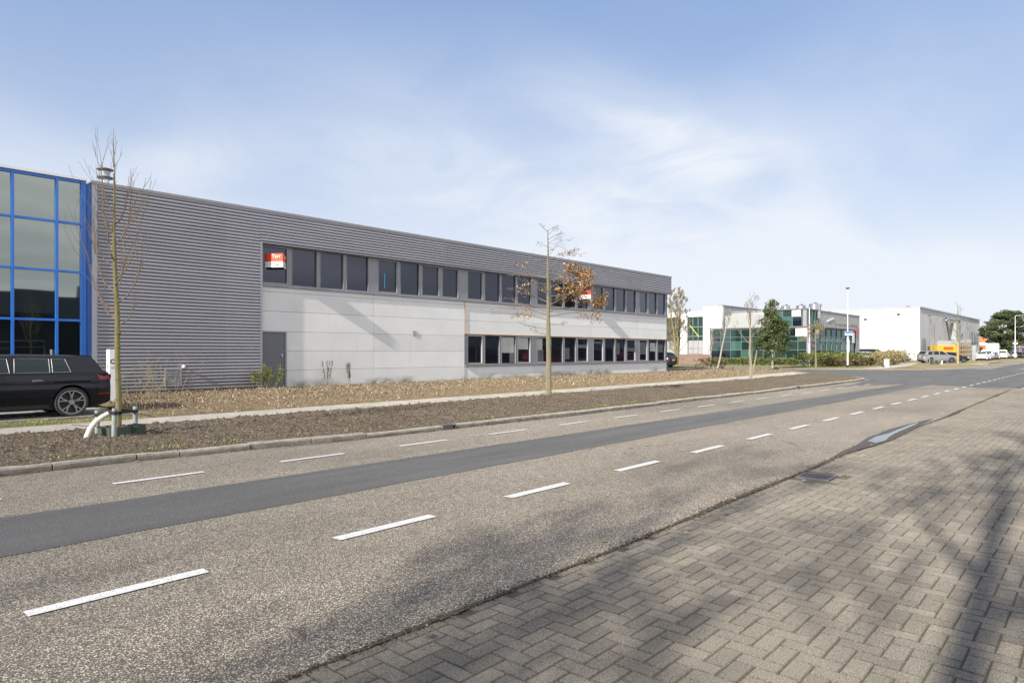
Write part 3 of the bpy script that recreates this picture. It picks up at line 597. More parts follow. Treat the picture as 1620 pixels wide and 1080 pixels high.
# ================================================================== grey office and warehouse building
YF = 24.2
main = thing('office_building', 'long grey corrugated office and warehouse with two bands of windows over pale concrete panels', 'building', (0,0,0))
XL, XR = 6.34, 42.71
BAY = [11.99,17.18,22.59,27.92,33.26,38.55,42.35]
def clad(b, x0, x1, z0, z1, y, sides=()):
    per = .118; amp = .03; n = int(round((z1-z0)/per)); seg = 8; prev = None; o = len(b.v); cnt = 0
    shape = [(0,0),(.24,0),(.28,.85),(.5,1),(.94,.86),(1,0)]
    pts = []
    for k in range(n):
        for (u, a) in shape[:-1]: pts.append((z0+(k+u)*(z1-z0)/n, y-amp*2*a))
    pts.append((z1, y))
    for z, yy in pts: b.v += [(x0,yy,z),(x1,yy,z)]
    for i in range(len(pts)-1): b.f.append((o+2*i, o+2*i+1, o+2*i+3, o+2*i+2)); b.t.append(.5)
b = MB(); YC = YF-.115
clad(b, XL+.16, BAY[0]-.08, .17, 6.84, YC); clad(b, BAY[0]-.08, XR-.06, 5.70, 6.84, YC)
b.build('cladding', M['clad'], main)
b = MB(); b.box(XL, XL+.16, YC-.045, YC+.16, .12, 6.85).build('corner_trim', M['trim_l'], main)
MB().box(BAY[0]-.08, BAY[0], YC-.045, YF+.03, .1, 5.70).build('reveal_trim', M['trim_l'], main)
MB().box(BAY[0], XR, YC-.043, YF+.06, 5.64, 5.70).box(XR-.06, XR, YC-.045, YF+6, 5.64, 6.85).build('soffit_trim', M['trim'], main)
MB().box(XL-.03, XR+.03, YC-.07, YC+.25, 6.84, 6.93).build('coping', M['trim'], main)
MB().box(XL-.031, 30.3, YC+.26, YF+5.5, 6.88, 6.905).box(XL,XR,YF+.2,YF+26,6.6,6.72).build('roof', M['roof'], main)
MB().box(XL+.02, BAY[0], YC+.01, YC+.2, .05, 6.8).box(BAY[0], 42.3, YF+.22, YF+.3, .0, 6.7).box(42.2, 42.34, YF+.3, YF+26, 0, 6.7).box(XL+.02, XL+.2, YF+.2, YF+26, 0, 6.7).box(XL+.2,42.2,YF+25.8,YF+26,0,6.7).build('inner_wall', M['gap'], main)
# concrete panels: one mesh of slabs with open joints, each slab slightly different
b = MB(); rr = random.Random(31); g = .006
def slab_row(x0, x1, z0, z1, y): b.bbox(x0+g, x1-g, y, YF+.2, z0+g, z1-g, .006, rr.random())
rows = [.1,.79,1.55,2.31,3.08,3.83,4.03]
for i in range(6):
    x0, x1 = BAY[i], BAY[i+1]
    for z0, z1 in zip(rows, rows[1:]):
        if i == 0 and z1 <= 2.35: slab_row(13.05, x1, z0, z1, YF)
        elif i >= 2:
            if z0 == .1: slab_row(x0, x1, .1, .80, YF+.022)
            elif z0 >= 3.0: slab_row(x0, x1, z0, z1, YF+.022)
            elif z0 == 2.31: slab_row(x0, x1, 2.42, 3.08, YF+.022)
        else: slab_row(x0, x1, z0, z1, YF)
b.build('concrete_panels', M['conc'], main)
MB().box(BAY[0], 42.3, YF+.205, YF+.219, .0, 4.1).build('panel_joints', M['gap'], main)
MB().box(BAY[2]-.004, BAY[2]+.020, YF-.012, YF+.02, 2.42, 4.03).box(BAY[2]+.03, 42.3, YF-.006, YF+.02, 2.398, 2.42).box(BAY[2]+.03, 42.3, YF-.004, YF+.02, 4.012, 4.028).build('foam_joint', M['foam'], main)
# sills and surrounds
MB().box(BAY[0], 42.4, YF-.065, YF+.12, 4.03, 4.085).build('upper_sill', M['trim'], main)
MB().box(BAY[2]+.01, 42.4, YF-.055, YF+.12, .802, .85).build('lower_sill', M['trim'], main)
def piers(z0, z1, xs):
    p = MB()
    for a, c in xs: p.box(a, c, YF+.03, YF+.2, z0, z1)
    return p
# window geometry
upper = []; lower = []; posts_u = []; posts_l = []
for i in range(6):
    off = .05 if i == 0 else .20
    n = 4 if i < 5 else 3; pitch = 1.243 if i < 5 else 1.19
    if i == 0: pitch = 1.252
    for k in range(n):
        x0 = BAY[i]+off+k*pitch; x1 = x0+(1.125 if i == 0 else (1.12 if i < 5 else 1.06))
        upper.append((x0, x1, i, k)); 
        if i >= 2: lower.append((x0, x1, i, k))
allx = [u for u in upper]
for lst, posts, xend in ((upper, posts_u, 42.4), (lower, posts_l, 42.4)):
    for a, c in zip(lst, lst[1:]): posts.append((a[1], c[0]))
    posts.append((lst[-1][1], xend)); posts.append((lst[0][0]-(.05 if lst is upper else .19), lst[0][0]))
for q in posts_u: piers(4.085, 5.64, [q]).build('window_post', M['frame'], main)
for q in posts_l: piers(.85, 2.40, [q]).build('window_post', M['frame'], main)
def window(x0, x1, z0, z1, sash, blind=0, lower_=False):
    f = MB(); w = .034; y0 = YF+.022
    f.box(x0, x1, y0, YF+.2, z0, z0+w+.02).box(x0, x1, y0, YF+.2, z1-w, z1).box(x0, x0+w*.7, y0, YF+.2, z0+w+.02, z1-w).box(x1-w*.7, x1, y0, YF+.2, z0+w+.02, z1-w)
    fr = f.build('window', M['frame'], main)
    gx0, gx1, gz0, gz1 = x0+w*.7, x1-w*.7, z0+w+.02, z1-w
    if sash:
        s = MB(); q = .045
        s.box(gx0, gx1, y0+.01, YF+.15, gz0, gz0+q).box(gx0, gx1, y0+.01, YF+.15, gz1-q, gz1).box(gx0, gx0+q, y0+.01, YF+.15, gz0+q, gz1-q).box(gx1-q, gx1, y0+.01, YF+.15, gz0+q, gz1-q); s.build('sash', M['frame_l'] if z0 < 3 else M['trim'], fr)  # lower sashes coloured paler, painting in sunlight on their edges
        gx0 += q; gx1 -= q; gz0 += q; gz1 -= q
    tl = (random.Random(int(x0*97+z0*13)).uniform(-1,1), random.Random(int(x0*31+z0*7)).uniform(-1,1))
    dy = tl[0]*.0035; dy2 = tl[1]*.003
    MB().add([(gx0,YF+.10-dy-dy2,gz0),(gx1,YF+.10+dy-dy2,gz0),(gx1,YF+.10+dy+dy2,gz1),(gx0,YF+.10-dy+dy2,gz1),(gx0,YF+.12,gz0),(gx1,YF+.12,gz0),(gx1,YF+.12,gz1),(gx0,YF+.12,gz1)],
       [(0,1,2,3),(7,6,5,4),(0,4,5,1),(1,5,6,2),(2,6,7,3),(3,7,4,0)]).build('pane', M['g_up'], fr)
    return fr
for (x0, x1, i, k) in upper: window(x0, x1, 4.09, 5.63, (k in (0,)) or (i, k) in ((1,2),(1,3)))
M['pale_blind'] = plain('pale_interior_blind', (.40,.41,.37), .8, .12, 1.5); M['dim_blind'] = plain('dim_interior', (.11,.12,.12), .8, .3, 1.5)
inner = {(2,2):[(.0,1,.38,1,'pale_blind'),(.62,1,0,.38,'dim_blind')],(2,3):[(.05,.9,.52,1,'pale_blind')],(3,0):[(0,.5,.5,.97,'pale_blind'),(0,.6,0,.5,'dim_blind')],(3,3):[(.0,1,.6,.74,'dim_blind')],(3,2):[(0,.5,.1,.6,'dim_blind')],(4,0):[(.1,.9,.8,.9,'dim_blind')],(4,2):[(.1,.45,.3,.85,'dim_blind')],(4,3):[(0,1,.45,.62,'dim_blind')],(5,0):[(.1,.9,.3,.9,'dim_blind')],(5,1):[(.2,1,.45,.88,'pale_blind')],(5,2):[(0,.8,.4,.8,'dim_blind')]}
for (x0, x1, i, k) in lower:
    fr = window(x0, x1, .86, 2.39, k in (0, 3)); q = MB(); a0, a1, c0, c1 = x0+.09, x1-.09, .96, 2.30
    for (u0, u1, v0, v1, mn) in inner.get((i, k), []):
        MB().box(a0+(a1-a0)*u0, a0+(a1-a0)*u1, YF+.088, YF+.0915, c0+(c1-c0)*v0, c0+(c1-c0)*v1).build('blind', M[mn], fr)  # matte plates on the glass paint in the sunlit and dim interior
fr = kids(main)[-1]
MB().box(17.80, 17.835, YF+.092, YF+.096, 4.35, 5.0).build('blue_window_strip', plain('cyan_strip', (.05,.45,.8), .5), main)
# end return of the upper floor and lower end post
MB().box(42.34, 42.42, YF+.03, YF+6, .85, 5.64).build('end_wall', M['frame'], main)
# door
d = MB().box(12.0, 13.05, YF-.035, YF+.18, .1, .14).box(12.0, 12.05, YF-.035, YF+.18, .14, 2.26).box(12.99, 13.05, YF-.035, YF+.18, .14, 2.26).box(12.0, 13.05, YF-.035, YF+.18, 2.26, 2.31).build('door_frame', M['trim'], main)
d = MB().bbox(12.055, 12.985, YF-.005, YF+.1, .145, 2.255, .005).box(12.055, 12.985, YF-.012, YF-.005, .39, .396).build('door', M['door'], main)
MB().box(12.86, 12.90, YF-.02, YF-.005, 1.28, 1.44).tube([(12.88, YF-.02, 1.38),(12.88, YF-.07, 1.38),(12.78, YF-.07, 1.38)], .011, 6).build('handle', M['steel'], d)
# small wall vent with its stain, ventilation grille, globe lamp
MB().bbox(19.30, 19.53, YF-.03, YF+.02, 2.28, 2.50, .01).build('wall_vent', M['galv'], main)
gb = MB(); gb.box(8.50, 8.53, YC-.09, YC-.02, .33, .93).box(9.02, 9.05, YC-.09, YC-.02, .33, .93).box(8.53, 9.02, YC-.09, YC-.02, .33, .36).box(8.53, 9.02, YC-.09, YC-.02, .9, .93)
for k in range(9): z = .37+k*.059; gb.add([(8.53,YC-.085,z),(9.02,YC-.085,z),(9.02,YC-.045,z+.045),(8.53,YC-.045,z+.045)], [(0,1,2,3)])
gb.box(8.53,9.02,YC-.044,YC-.02,.36,.62); gb.build('ventilation_grille', M['trim'], main)
lg = MB().tube([(9.1, YC-.02, .95),(9.1, YC-.1, .97)], .012, 6).build('wall_lamp', M['trim'], main)
MB().lathe([(.0,-.062),(.035,-.052),(.058,-.022),(.062,0),(.055,.03),(.035,.052),(.0,.062)], (9.1, YC-.12, 1.0), n=14).build('globe', M['white_s'], lg, smooth=True)
# flue with its two rain discs
fl = MB().lathe([(.11,6.85),(.11,7.9)], (7.6, 27.2, 0), n=16).box(7.70,7.78,27.1,27.3,7.25,7.5).build('flue', M['steel'], main, smooth=True)
MB().lathe([(.12,7.75),(.2,7.82),(.2,7.86),(.14,7.92)], (7.6,27.2,0), n=20).lathe([(.12,7.90),(.15,8.02),(.15,8.06)], (7.6,27.2,0), n=16).build('flue_collar', M['galv'], fl, smooth=True)
MB().lathe([(.26,7.80),(.27,7.83),(.12,7.89)], (7.6,27.2,0), n=22).lathe([(.15,8.06),(.27,8.10),(.27,8.125),(.1,8.18),(0,8.19)], (7.6,27.2,0), n=22).build('rain_cap', M['iron'], fl, smooth=True)
# ---------------------------------------------------------------- estate agent's window signs: three-sided boards fixed to the glass
def agent_sign(x, z, label, wd=.86, dp=.60, ht=.53):
    t = thing('estate_agent_sign', label, 'sign', (x, YF+.09, z), 0, 'folded red and white board signs in the upper windows')
    hw = wd/2; zb = ht*.42
    def face(xa, ya, xb, yb, z0, z1, mat, name):
        n = Vector((yb-ya, -(xb-xa), 0)).normalized()*.004
        m = MB().add([(xa,ya,z0),(xb,yb,z0),(xb,yb,z1),(xa,ya,z1),(xa+n.x*-1,ya-n.y,z0),(xb-n.x,yb-n.y,z0),(xb-n.x,yb-n.y,z1),(xa-n.x,ya-n.y,z1)], [(0,1,2,3),(7,6,5,4),(0,4,5,1),(3,2,6,7),(1,5,6,2),(0,3,7,4)])
        return m.build(name, mat, t)
    for s in (-1, 1):
        xa, ya, xb, yb = (-hw, -.0, -.02, -dp) if s < 0 else (-.02, -dp, hw, -.0)
        face(xa, ya, xb, yb, zb, ht, M['red'], 'red_panel'); face(xa, ya, xb, yb, 0, zb-.001, M['white_s'], 'white_panel')
        ang = math.atan2(yb-ya, xb-xa); mx, my = (xa+xb)/2, (ya+yb)/2; n = Vector((math.sin(ang), -math.cos(ang), 0))
        text_mesh('lettering', 'Tarr', .2, M['white_s'], t, (mx+n.x*.008+(.10 if s < 0 else 0)*math.cos(ang), my+n.y*.008+(.10 if s < 0 else 0)*math.sin(ang), zb+.2), (rad(90), 0, ang), .003)
        k = MB(); u = Vector((math.cos(ang), math.sin(ang), 0))
        for (a0, a1, zz) in ((-.13,.22,zb-.09),(-.05,.22,zb-.125),(.08,.22,.07)):
            p, q = Vector((mx,my,0))+u*a0+n*.006, Vector((mx,my,0))+u*a1+n*.006; k.add([(p.x,p.y,zz),(q.x,q.y,zz),(q.x,q.y,zz+.018),(p.x,p.y,zz+.018)], [(0,1,2,3)])
        k.build('small_print', M['gap'], t)
    MB().add([(-hw+.01,0,.004),(-.02,-dp+.012,.004),(hw-.01,0,.004)], [(0,1,2)]).add([(-hw+.01,0,ht-.004),(-.02,-dp+.012,ht-.004),(hw-.01,0,ht-.004)], [(0,1,2)]).build('fold_flap', M['black'], t)
agent_sign(12.65, 4.75, 'red and white agent sign in the first upper window beside the corrugated wall')
agent_sign(32.50, 4.72, 'red and white agent sign in an upper window just right of the oak tree')
# ---------------------------------------------------------------- blue framed mirror glass building
blue = thing('glass_office_building', 'office with blue frames and mirror glass at the left edge', 'building', (0,0,0))
YB = 24.05; XB1 = 6.17
MB().box(-40, XB1-.02, YB+.12, YB+25, 0, 6.8).build('inner_wall', M['gap'], blue)
MB().box(-40, XB1+.02, YB-.10, YB+.3, 6.87, 6.95).build('coping', M['white'], blue)
cols = [4.30-1.11*k for k in range(30)]+[5.40]
fb = MB()
for x in cols: fb.box(x-.035, x+.035, YB-.07, YB+.1, .1, 6.82)
fb.build('mullions', M['blue'], blue)
tb = MB()
for z in (1.02, 2.49, 3.99, 5.50): tb.box(-40, 6.03, YB-.045, YB+.1, z-.035, z+.035)
tb.box(-40, 6.03, YB-.05, YB+.1, 6.78, 6.87).build('transoms', M['blue'], blue)
MB().box(6.03, 6.17, YB-.08, YB+.15, .1, 6.87).box(6.175, XL-.006, YB+.02, YB+.15, .1, 6.80).box(6.215, 6.235, YB-.005, YB+.02, .1, 6.8).build('corner_post', M['blue_d'], blue)
sc_ = sorted(cols)+[6.03+.035]; rr = random.Random(5)
for a, c in zip(sc_, sc_[1:]):
    if c < -7: continue
    for z0, z1 in ((.1,1.02),(1.02,2.49),(2.49,3.99),(3.99,5.50),(5.50,6.80)):
        gx0, gx1, gz0, gz1 = a+.03, c-.03, z0+.03, z1-.03; dx, dz = rr.gauss(0,.0015), rr.gauss(0,.0015)
        MB().add([(gx0,YB-dx-dz,gz0),(gx1,YB+dx-dz,gz0),(gx1,YB+dx+dz,gz1),(gx0,YB-dx+dz,gz1),(gx0,YB+.02,gz0),(gx1,YB+.02,gz0),(gx1,YB+.02,gz1),(gx0,YB+.02,gz1)],
          [(0,1,2,3),(7,6,5,4),(0,4,5,1),(1,5,6,2),(2,6,7,3),(3,7,4,0)]).build('glass_pane', M['g_blue'], blue)

# ================================================================== PLANTS
def rdir(r, z=0): 
    a = r.uniform(0, 6.283); return Vector((math.cos(a), math.sin(a), z))
def branch(mb, r, p, d, ln, rad_, depth, cfg, tips=None, sides=4):
    n = max(3, int(4+ln*1.2)); pts = [p.copy()]; rs = [rad_]; d = d.normalized(); q = p.copy(); ch = []
    for i in range(n):
        t = (i+1)/n
        d = (d+Vector((r.gauss(0,cfg['wob']), r.gauss(0,cfg['wob']), r.gauss(0,cfg['wob'])*.7+cfg['up']/n*2))).normalized()
        q = q+d*(ln/n); pts.append(q.copy()); rs.append(max(cfg['tip'], rad_*(1-t*.85))); ch.append((t, q.copy(), d.copy(), rs[-1]))
    mb.tube(pts, rs, sides if rad_ > .012 else 3, cap=False)
    if tips is not None: tips.append((pts[-1], d.copy(), depth)); tips.append((pts[len(pts)//2], d.copy(), depth))
    if depth <= 0: return
    k = cfg['kids'][-depth] if depth <= len(cfg['kids']) else cfg['kids'][0]
    for j in range(k):
        t = cfg['t0']+(1-cfg['t0'])*(j+r.random())/k; c = ch[min(n-1, int(t*n))]
        side = rdir(r); side = (side-c[2]*side.dot(c[2])).normalized()
        nd = (c[2]*math.cos(cfg['ang'])+side*math.sin(cfg['ang'])).normalized()
        branch(mb, r, c[1], nd, ln*cfg['ratio']*r.uniform(.7,1.15)*(1.1-t*.4), max(cfg['tip'], c[3]*.62), depth-1, cfg, tips, 4)
def stem(mb, pts, rs, n=8): mb.tube(pts, rs, n)
def leafcards(mb, r, c, rx, ry, rz, n, size, t0, tv=.18, tall=1.0, flat=False):
    for _ in range(n):
        while True:
            u = Vector((r.uniform(-1,1), r.uniform(-1,1), r.uniform(-1,1)))
            if u.length < 1: break
        if r.random() < .6 and u.length > .01: u = u.normalized()*r.uniform(.75,1)
        p = Vector((c[0]+u.x*rx, c[1]+u.y*ry, c[2]+u.z*rz)); s = size*r.uniform(.6,1.3)
        a = Vector((r.gauss(0,1), r.gauss(0,1), r.gauss(0,.6 if flat else 1))).normalized(); b = a.cross(Vector((r.gauss(0,1), r.gauss(0,1), r.gauss(0,1)))).normalized()
        a = a*s*tall*.5; b = b*s*.32
        mb.add([p-a, p+b*.9, p+a, p-b*.9], [(0,1,2,3)], min(1, max(0, r.gauss(t0, tv))))
# --- young street tree at the left, tied to three low stakes
def young_tree():
    r = random.Random(41); t = thing('young_street_tree', 'leafless young tree with whippy upright twigs between three low stakes, nearest on the left', 'tree', (3.62,12.27,.10))
    b = MB(); stem(b, [(0,0,0),(.008,0,.6),(-.012,.006,1.3),(-.008,.01,2.0),(-.04,.02,2.7),(-.06,.01,3.4),(-.055,.01,4.1),(-.07,0,4.35)], [.052,.046,.043,.040,.032,.022,.014,.008], 10)
    for z in (.35,.62,.95,1.22,1.5,1.72): b.lathe([(.044,z-.02),(.050,z),(.044,z+.02)], (-.006,0,0), n=8)
    b.build('trunk', M['bark1'], t, smooth=True)
    b = MB(); cfg = dict(wob=.07, up=.5, tip=.0024, kids=[2,3], t0=.25, ang=.42, ratio=.62)
    whips = [(1.85,0,.62,.12),(1.95,180,.9,.13),(2.05,200,1.5,.17),(2.2,10,1.35,.17),(2.35,95,1.2,.12),(2.4,170,1.45,.16),(2.5,330,1.35,.15),(2.62,20,1.5,.14),(2.8,200,1.3,.13),(2.9,270,1.1,.1),(3.05,150,1.35,.12),(3.2,20,1.2,.10),(3.35,230,1.2,.09),(3.5,60,1.15,.09),(3.7,190,1.2,.08),(4.1,120,.8,.05)]
    cr, sr = math.cos(rad(-47)), math.sin(rad(-47))
    for z, az, ln, sp in whips:
        a = rad(az-47); o = Vector((math.cos(a), math.sin(a), 0)); x = -.008 if z < 2.2 else -.05; ln *= .76; sp = sp*2.0
        p0 = Vector((x, .01, z)); pts = [p0, p0+o*sp*.55+Vector((0,0,ln*.12)), p0+o*sp*.95+Vector((0,0,ln*.35)), p0+o*sp*1.15+Vector((r.gauss(0,.02),r.gauss(0,.02),ln*.68)), p0+o*sp*(1.15+r.uniform(-.25,.25))+Vector((r.gauss(0,.03),r.gauss(0,.03),ln))]
        b.tube(pts, [.014,.011,.0085,.0055,.003], 5, cap=False)
        for q in range(7 if ln > .9 else 5):
            k = r.choice([1,2,2,3]); c = pts[k].lerp(pts[k+1], r.random()); branch(b, r, c, Vector((o.x*.4+r.gauss(0,.35), o.y*.4+r.gauss(0,.35), 1)), ln*r.uniform(.3,.65), .0055, 1, dict(cfg, up=.35, kids=[2]), None, 3)
    b.tube([(-.07,0,4.45),(-.07,.01,4.8),(-.06,.02,5.1)], [.008,.005,.0025], 4, cap=False)
    b.build('crown', M['twig1'], t)
    return t
YT = young_tree()
dup(YT, (10.3,-3.2,.0), rad(70), 'young leafless tree across the street mirrored in the blue glass building')
t = thing('tree_stakes', 'three low grey stakes with black rubber straps tied round the left young tree', 'tree stakes', (3.62,12.27,.10))
SP = [(-.17,.50,.42),(-.15,-.33,.50),(.36,.32,.46)]
for i, (x, y, h) in enumerate(SP):
    MB().tube([(x*(1.08 if i == 1 else 1), y, -.1),(x,y,h)], .038, 12).build('stake', M['stake'], t, smooth=True)
for (x, y, h) in SP:
    d = Vector((-x,-y,0)); l = d.length; u = d.normalized(); s = Vector((-u.y,u.x,0)); b = MB(); z = h-.075
    for sg in (-1, 1):
        for k in range(4):
            a = Vector((x,y,0))+u*(l-.03)*k/4+s*sg*.043*(1-k/4*.6); c = Vector((x,y,0))+u*(l-.03)*(k+1)/4+s*sg*.043*(1-(k+1)/4*.6); z1 = .40+(z-.40)*(1-k/4); z2 = .40+(z-.40)*(1-(k+1)/4)
            b.add([(a.x,a.y,z1-.025),(c.x,c.y,z2-.025),(c.x,c.y,z2+.025),(a.x,a.y,z1+.025)], [(0,1,2,3)])
    b.lathe([(.041,z-.028),(.046,z-.028),(.046,z+.028),(.041,z+.028)], (x,y,0), n=12); b.lathe([(.052,.375),(.055,.375),(.055,.425),(.052,.425)], (0,0,0), n=12); b.build('strap', M['black'], t)
def ring(b, cx, cy, R, h, a0=0, a1=360):
    n = 26; th = .012
    for k in range(n):
        p, q = rad(a0+(a1-a0)*k/n), rad(a0+(a1-a0)*(k+1)/n)
        f = lambda a, rr_, z: (cx+math.cos(a)*rr_, cy+math.sin(a)*rr_, z)
        b.add([f(p,R,0),f(q,R,0),f(q,R,h),f(p,R,h),f(p,R-th,0),f(q,R-th,0),f(q,R-th,h),f(p,R-th,h)], [(0,1,2,3),(3,2,6,7),(5,4,7,6)])
t = thing('watering_ring', 'dark green plastic watering ring full of soil at the foot of the young tree', 'planting ring', (3.62,12.27,.08))
b = MB(); ring(b, -.06, -.02, .235, .20); b.build('ring_band', M['greenp'], t, smooth=True)
b = MB(); ring(b, .30, .10, .15, .19, -120, 130); b.box(.14,.155,-.05,-.03,.0,.2).box(.20,.215,-.06,-.045,0,.195); b.build('overlap_flap', M['greenp'], t, smooth=True)
b = MB(); r = random.Random(6)
for k in range(160):
    a, q = r.uniform(0,6.28), math.sqrt(r.random())*.2; z = .15+r.uniform(-.01,.05); s = r.uniform(.015,.035); b.lathe([(0,z-s),(s,z-s*.2),(s*.7,z+s*.4),(0,z+s*.6)], (-.06+math.cos(a)*q, -.02+math.sin(a)*q, 0), n=5)
b.lathe([(.22,.13),(.1,.16),(0,.165)], (-.06,-.02,0), n=20); b.build('soil_fill', M['soil'], t)
t = thing('aeration_pipe', 'curved cream ribbed plastic pipe leaning out of the soil left of the young tree', 'pipe', (3.10,12.12,.09))
pts = [Vector((.0,-.04,-.05)),Vector((.02,-.03,.08)),Vector((.07,-.02,.2)),Vector((.15,.0,.30)),Vector((.25,.01,.37)),Vector((.335,.02,.41))]
MB().tube(pts, [.040]*6, 14, cap=False).tube(pts[-2:], .03, 10, cap=False).build('pipe_bend', M['pipe'], t, smooth=True)
MB().tube([(-.16,.06,.27),(-.02,.0,.245),(.115,-.045,.24),(.2,-.05,.2)], .005, 5).build('tie_wire', M['black'], t)
# --- young oak still holding brown leaves
def oak():
    r = random.Random(52); t = thing('oak_tree', 'slender oak holding withered orange brown leaves on its right side', 'tree', (16.55,13.75,.1))
    b = MB(); stem(b, [(.0,0,0),(.0,0,.15),(.01,0,1.2),(-.02,0,2.2),(.0,.02,3.1),(-.04,0,4.0),(-.03,0,4.8),(-.05,0,5.35)], [.115,.092,.080,.070,.050,.034,.022,.010], 12); b.build('trunk', M['bark2'], t, smooth=True)
    R_ = Vector((.68,-.733,0)); D_ = Vector((.733,.68,0)); b = MB(); tips = []; cfg = dict(wob=.13, up=.05, tip=.0028, kids=[3,5,6], t0=.25, ang=.85, ratio=.45)
    spec = [(1.95,200,.55),(2.15,160,.8),(2.3,20,.6),(2.45,190,1.4),(2.55,-10,1.5),(2.62,175,1.25),(2.72,10,1.75),(2.8,150,1.2),(2.9,-30,1.3),(3.0,185,1.1),(3.05,25,1.4),(3.2,0,1.35),(3.3,100,.9),(3.35,200,1.15),(3.5,20,1.25),(3.6,160,.9),(3.7,-25,1.2),(3.8,170,1.3),(3.9,10,1.2),(4.0,60,.7),(4.15,-5,.95),(4.25,190,.6),(4.4,10,.8),(4.5,-60,.6),(4.65,5,.65),(4.8,170,.35),(4.9,-10,.5),(5.05,20,.45),(5.2,-15,.4),(5.3,180,.3),(5.33,10,.3)]
    for z, az, ln in spec:
        a = rad(az); o = R_*math.cos(a)+D_*math.sin(a); up = .55 if z > 4 else .22; lt = []
        branch(b, r, Vector((-.02,0,z)), o+Vector((0,0,up)), ln, .018 if ln > 1 else .011, 3 if ln > 1 else 2, cfg, lt, 5)
        if abs(az) < 35 and 2.4 < z < 4.5: tips += lt
        elif 2.4 < z < 3.9: tips += lt[:len(lt)//5]
        elif z >= 4.5: tips += lt[:3]
    b.build('crown', M['twig2'], t)
    lf = MB(); keep = []
    for p, d, dep in tips:
        s = (p-Vector((0,0,0))).dot(R_)
        w_ = (1.0 if .45 < s < 1.25 and (p.z > 3.5 and p.z < 4.35) else .75 if (s > .3 and 2.9 < p.z < 3.6) else .45 if (2.4 < p.z < 3.1) else .22)
        if dep <= 1 and r.random() < w_*.36: keep.append(p)
    for p in keep: leafcards(lf, r, p, .15, .15, .12, r.randint(3,7), .075, .5, .28, 1.2)
    lf.build('leaves', M['oakleaf'], t)
oak()
# --- generic bare tree
def bare_tree(label, loc, h, spread, r0, seed, bark, twig, fork=.45, up=.35, kids_=(4,5,6), density=10, group=None, name='bare_tree', lean=(0,0), depth=3, stems=1, bud=None):
    r = random.Random(seed); t = thing(name, label, 'tree', loc, 0, group); tb = MB(); cb = MB(); tips = []
    cfg = dict(wob=.10, up=up, tip=max(.003, r0*.035), kids=list(kids_), t0=.3, ang=.62, ratio=.55)
    for s in range(stems):
        ox = 0 if stems == 1 else r.uniform(-.12,.12); ang = (lean[0]+(r.uniform(-.12,.12) if stems > 1 else 0), lean[1]+(r.uniform(-.12,.12) if stems > 1 else 0))
        pts = [Vector((ox+ang[0]*h*k/6+r.gauss(0,.006*h)*(k > 0), ang[1]*h*k/6+r.gauss(0,.006*h)*(k > 0), h*.95*k/6)) for k in range(7)]
        rr_ = [r0*(1-k/6*.85)*(.7 if s else 1) for k in range(7)]; rr_[0] *= 1.15; tb.tube(pts, rr_, 9)
        for k in range(density):
            z = fork+(.97-fork)*(k+r.random()*.8)/density; f = z*6; i = min(5, int(f)); p = pts[i].lerp(pts[i+1], f-i); rel = (z-fork)/(1-fork)
            ln = spread*(1.05-rel*.75)*r.uniform(.7,1.15); o = rdir(r)
            branch(cb, r, p, o+Vector((0,0,.55+rel*.7)), ln, max(.006, r0*(.42 if r0 < .19 else .38)*(1-rel*.6)), depth, cfg, tips, 5)
    tb.build('trunk', bark, t, smooth=True); cb.build('crown', twig, t)
    if bud:
        lb = MB()
        for p, d, dep in tips:
            if dep <= 1: leafcards(lb, r, p, .12, .12, .12, bud[0], bud[1], .5, .25)
        lb.build('leaves', bud[2], t)
    return t
T3 = bare_tree('bare young tree with a pale trunk forking low, on the verge right of the oak', (33.4,14.25,.1), 4.35, 1.15, .075, 61, M['palebark'], M['twig2'], .42, .4, (3,4,5), 13, depth=3)
MB().tube([(0,0,.0),(.10,-.11,.55),(.17,-.18,1.05),(.22,-.24,1.5)], [.05,.042,.034,.022], 8).build('side_stem', M['palebark'], T3, smooth=True)
bare_tree('small bare verge tree with a budding round crown in front of the clipped bushes', (63.3,20.9,.08), 3.9, 1.25, .085, 62, M['bark2'], M['twig2'], .48, .3, (3,4,5), 14, depth=3, bud=(2,.06,M['drybush']))
bare_tree('leaning white birch with reddish twigs before the white office block', (56.2,27.0,.08), 5.6, .9, .085, 63, M['birch'], M['twig1'], .5, .3, (4,5,6), 12, lean=(.13,-.15), depth=3)
bare_tree('upright pale birch of several thin stems left of the leaning birch', (56.4,27.8,.08), 4.6, .8, .06, 64, M['birch'], M['twig1'], .25, .45, (3,4,5), 9, stems=3, depth=3)
bare_tree('tall bushy bare tree beside the far corner of the grey building', (64.5,35.6,.08), 8.2, 2.1, .15, 65, M['bark1'], M['twig2'], .12, .45, (4,5,6), 14, stems=3, depth=3, bud=(1,.07,M['drybush']))
bare_tree('sapling between two stakes on the far verge in front of the silver car', (92.0,16.9,.1), 6.3, 1.1, .06, 66, M['bark2'], M['twig2'], .4, .35, (3,4,5), 11, depth=2)
bare_tree('bare tree whose lower trunk is wrapped in yellow, before the grey fence panel', (93.6,14.8,.1), 7.4, 1.5, .12, 67, M['bark2'], M['twig2'], .3, .2, (3,4,5), 16, depth=2)
YW = MB().tube([(0,0,.0),(0,0,2.6)], [.14,.13], 10).build('trunk_wrap', M['yellowp'], bpy.data.objects['bare_tree.006'] if 'bare_tree.006' in bpy.data.objects else None, smooth=True)
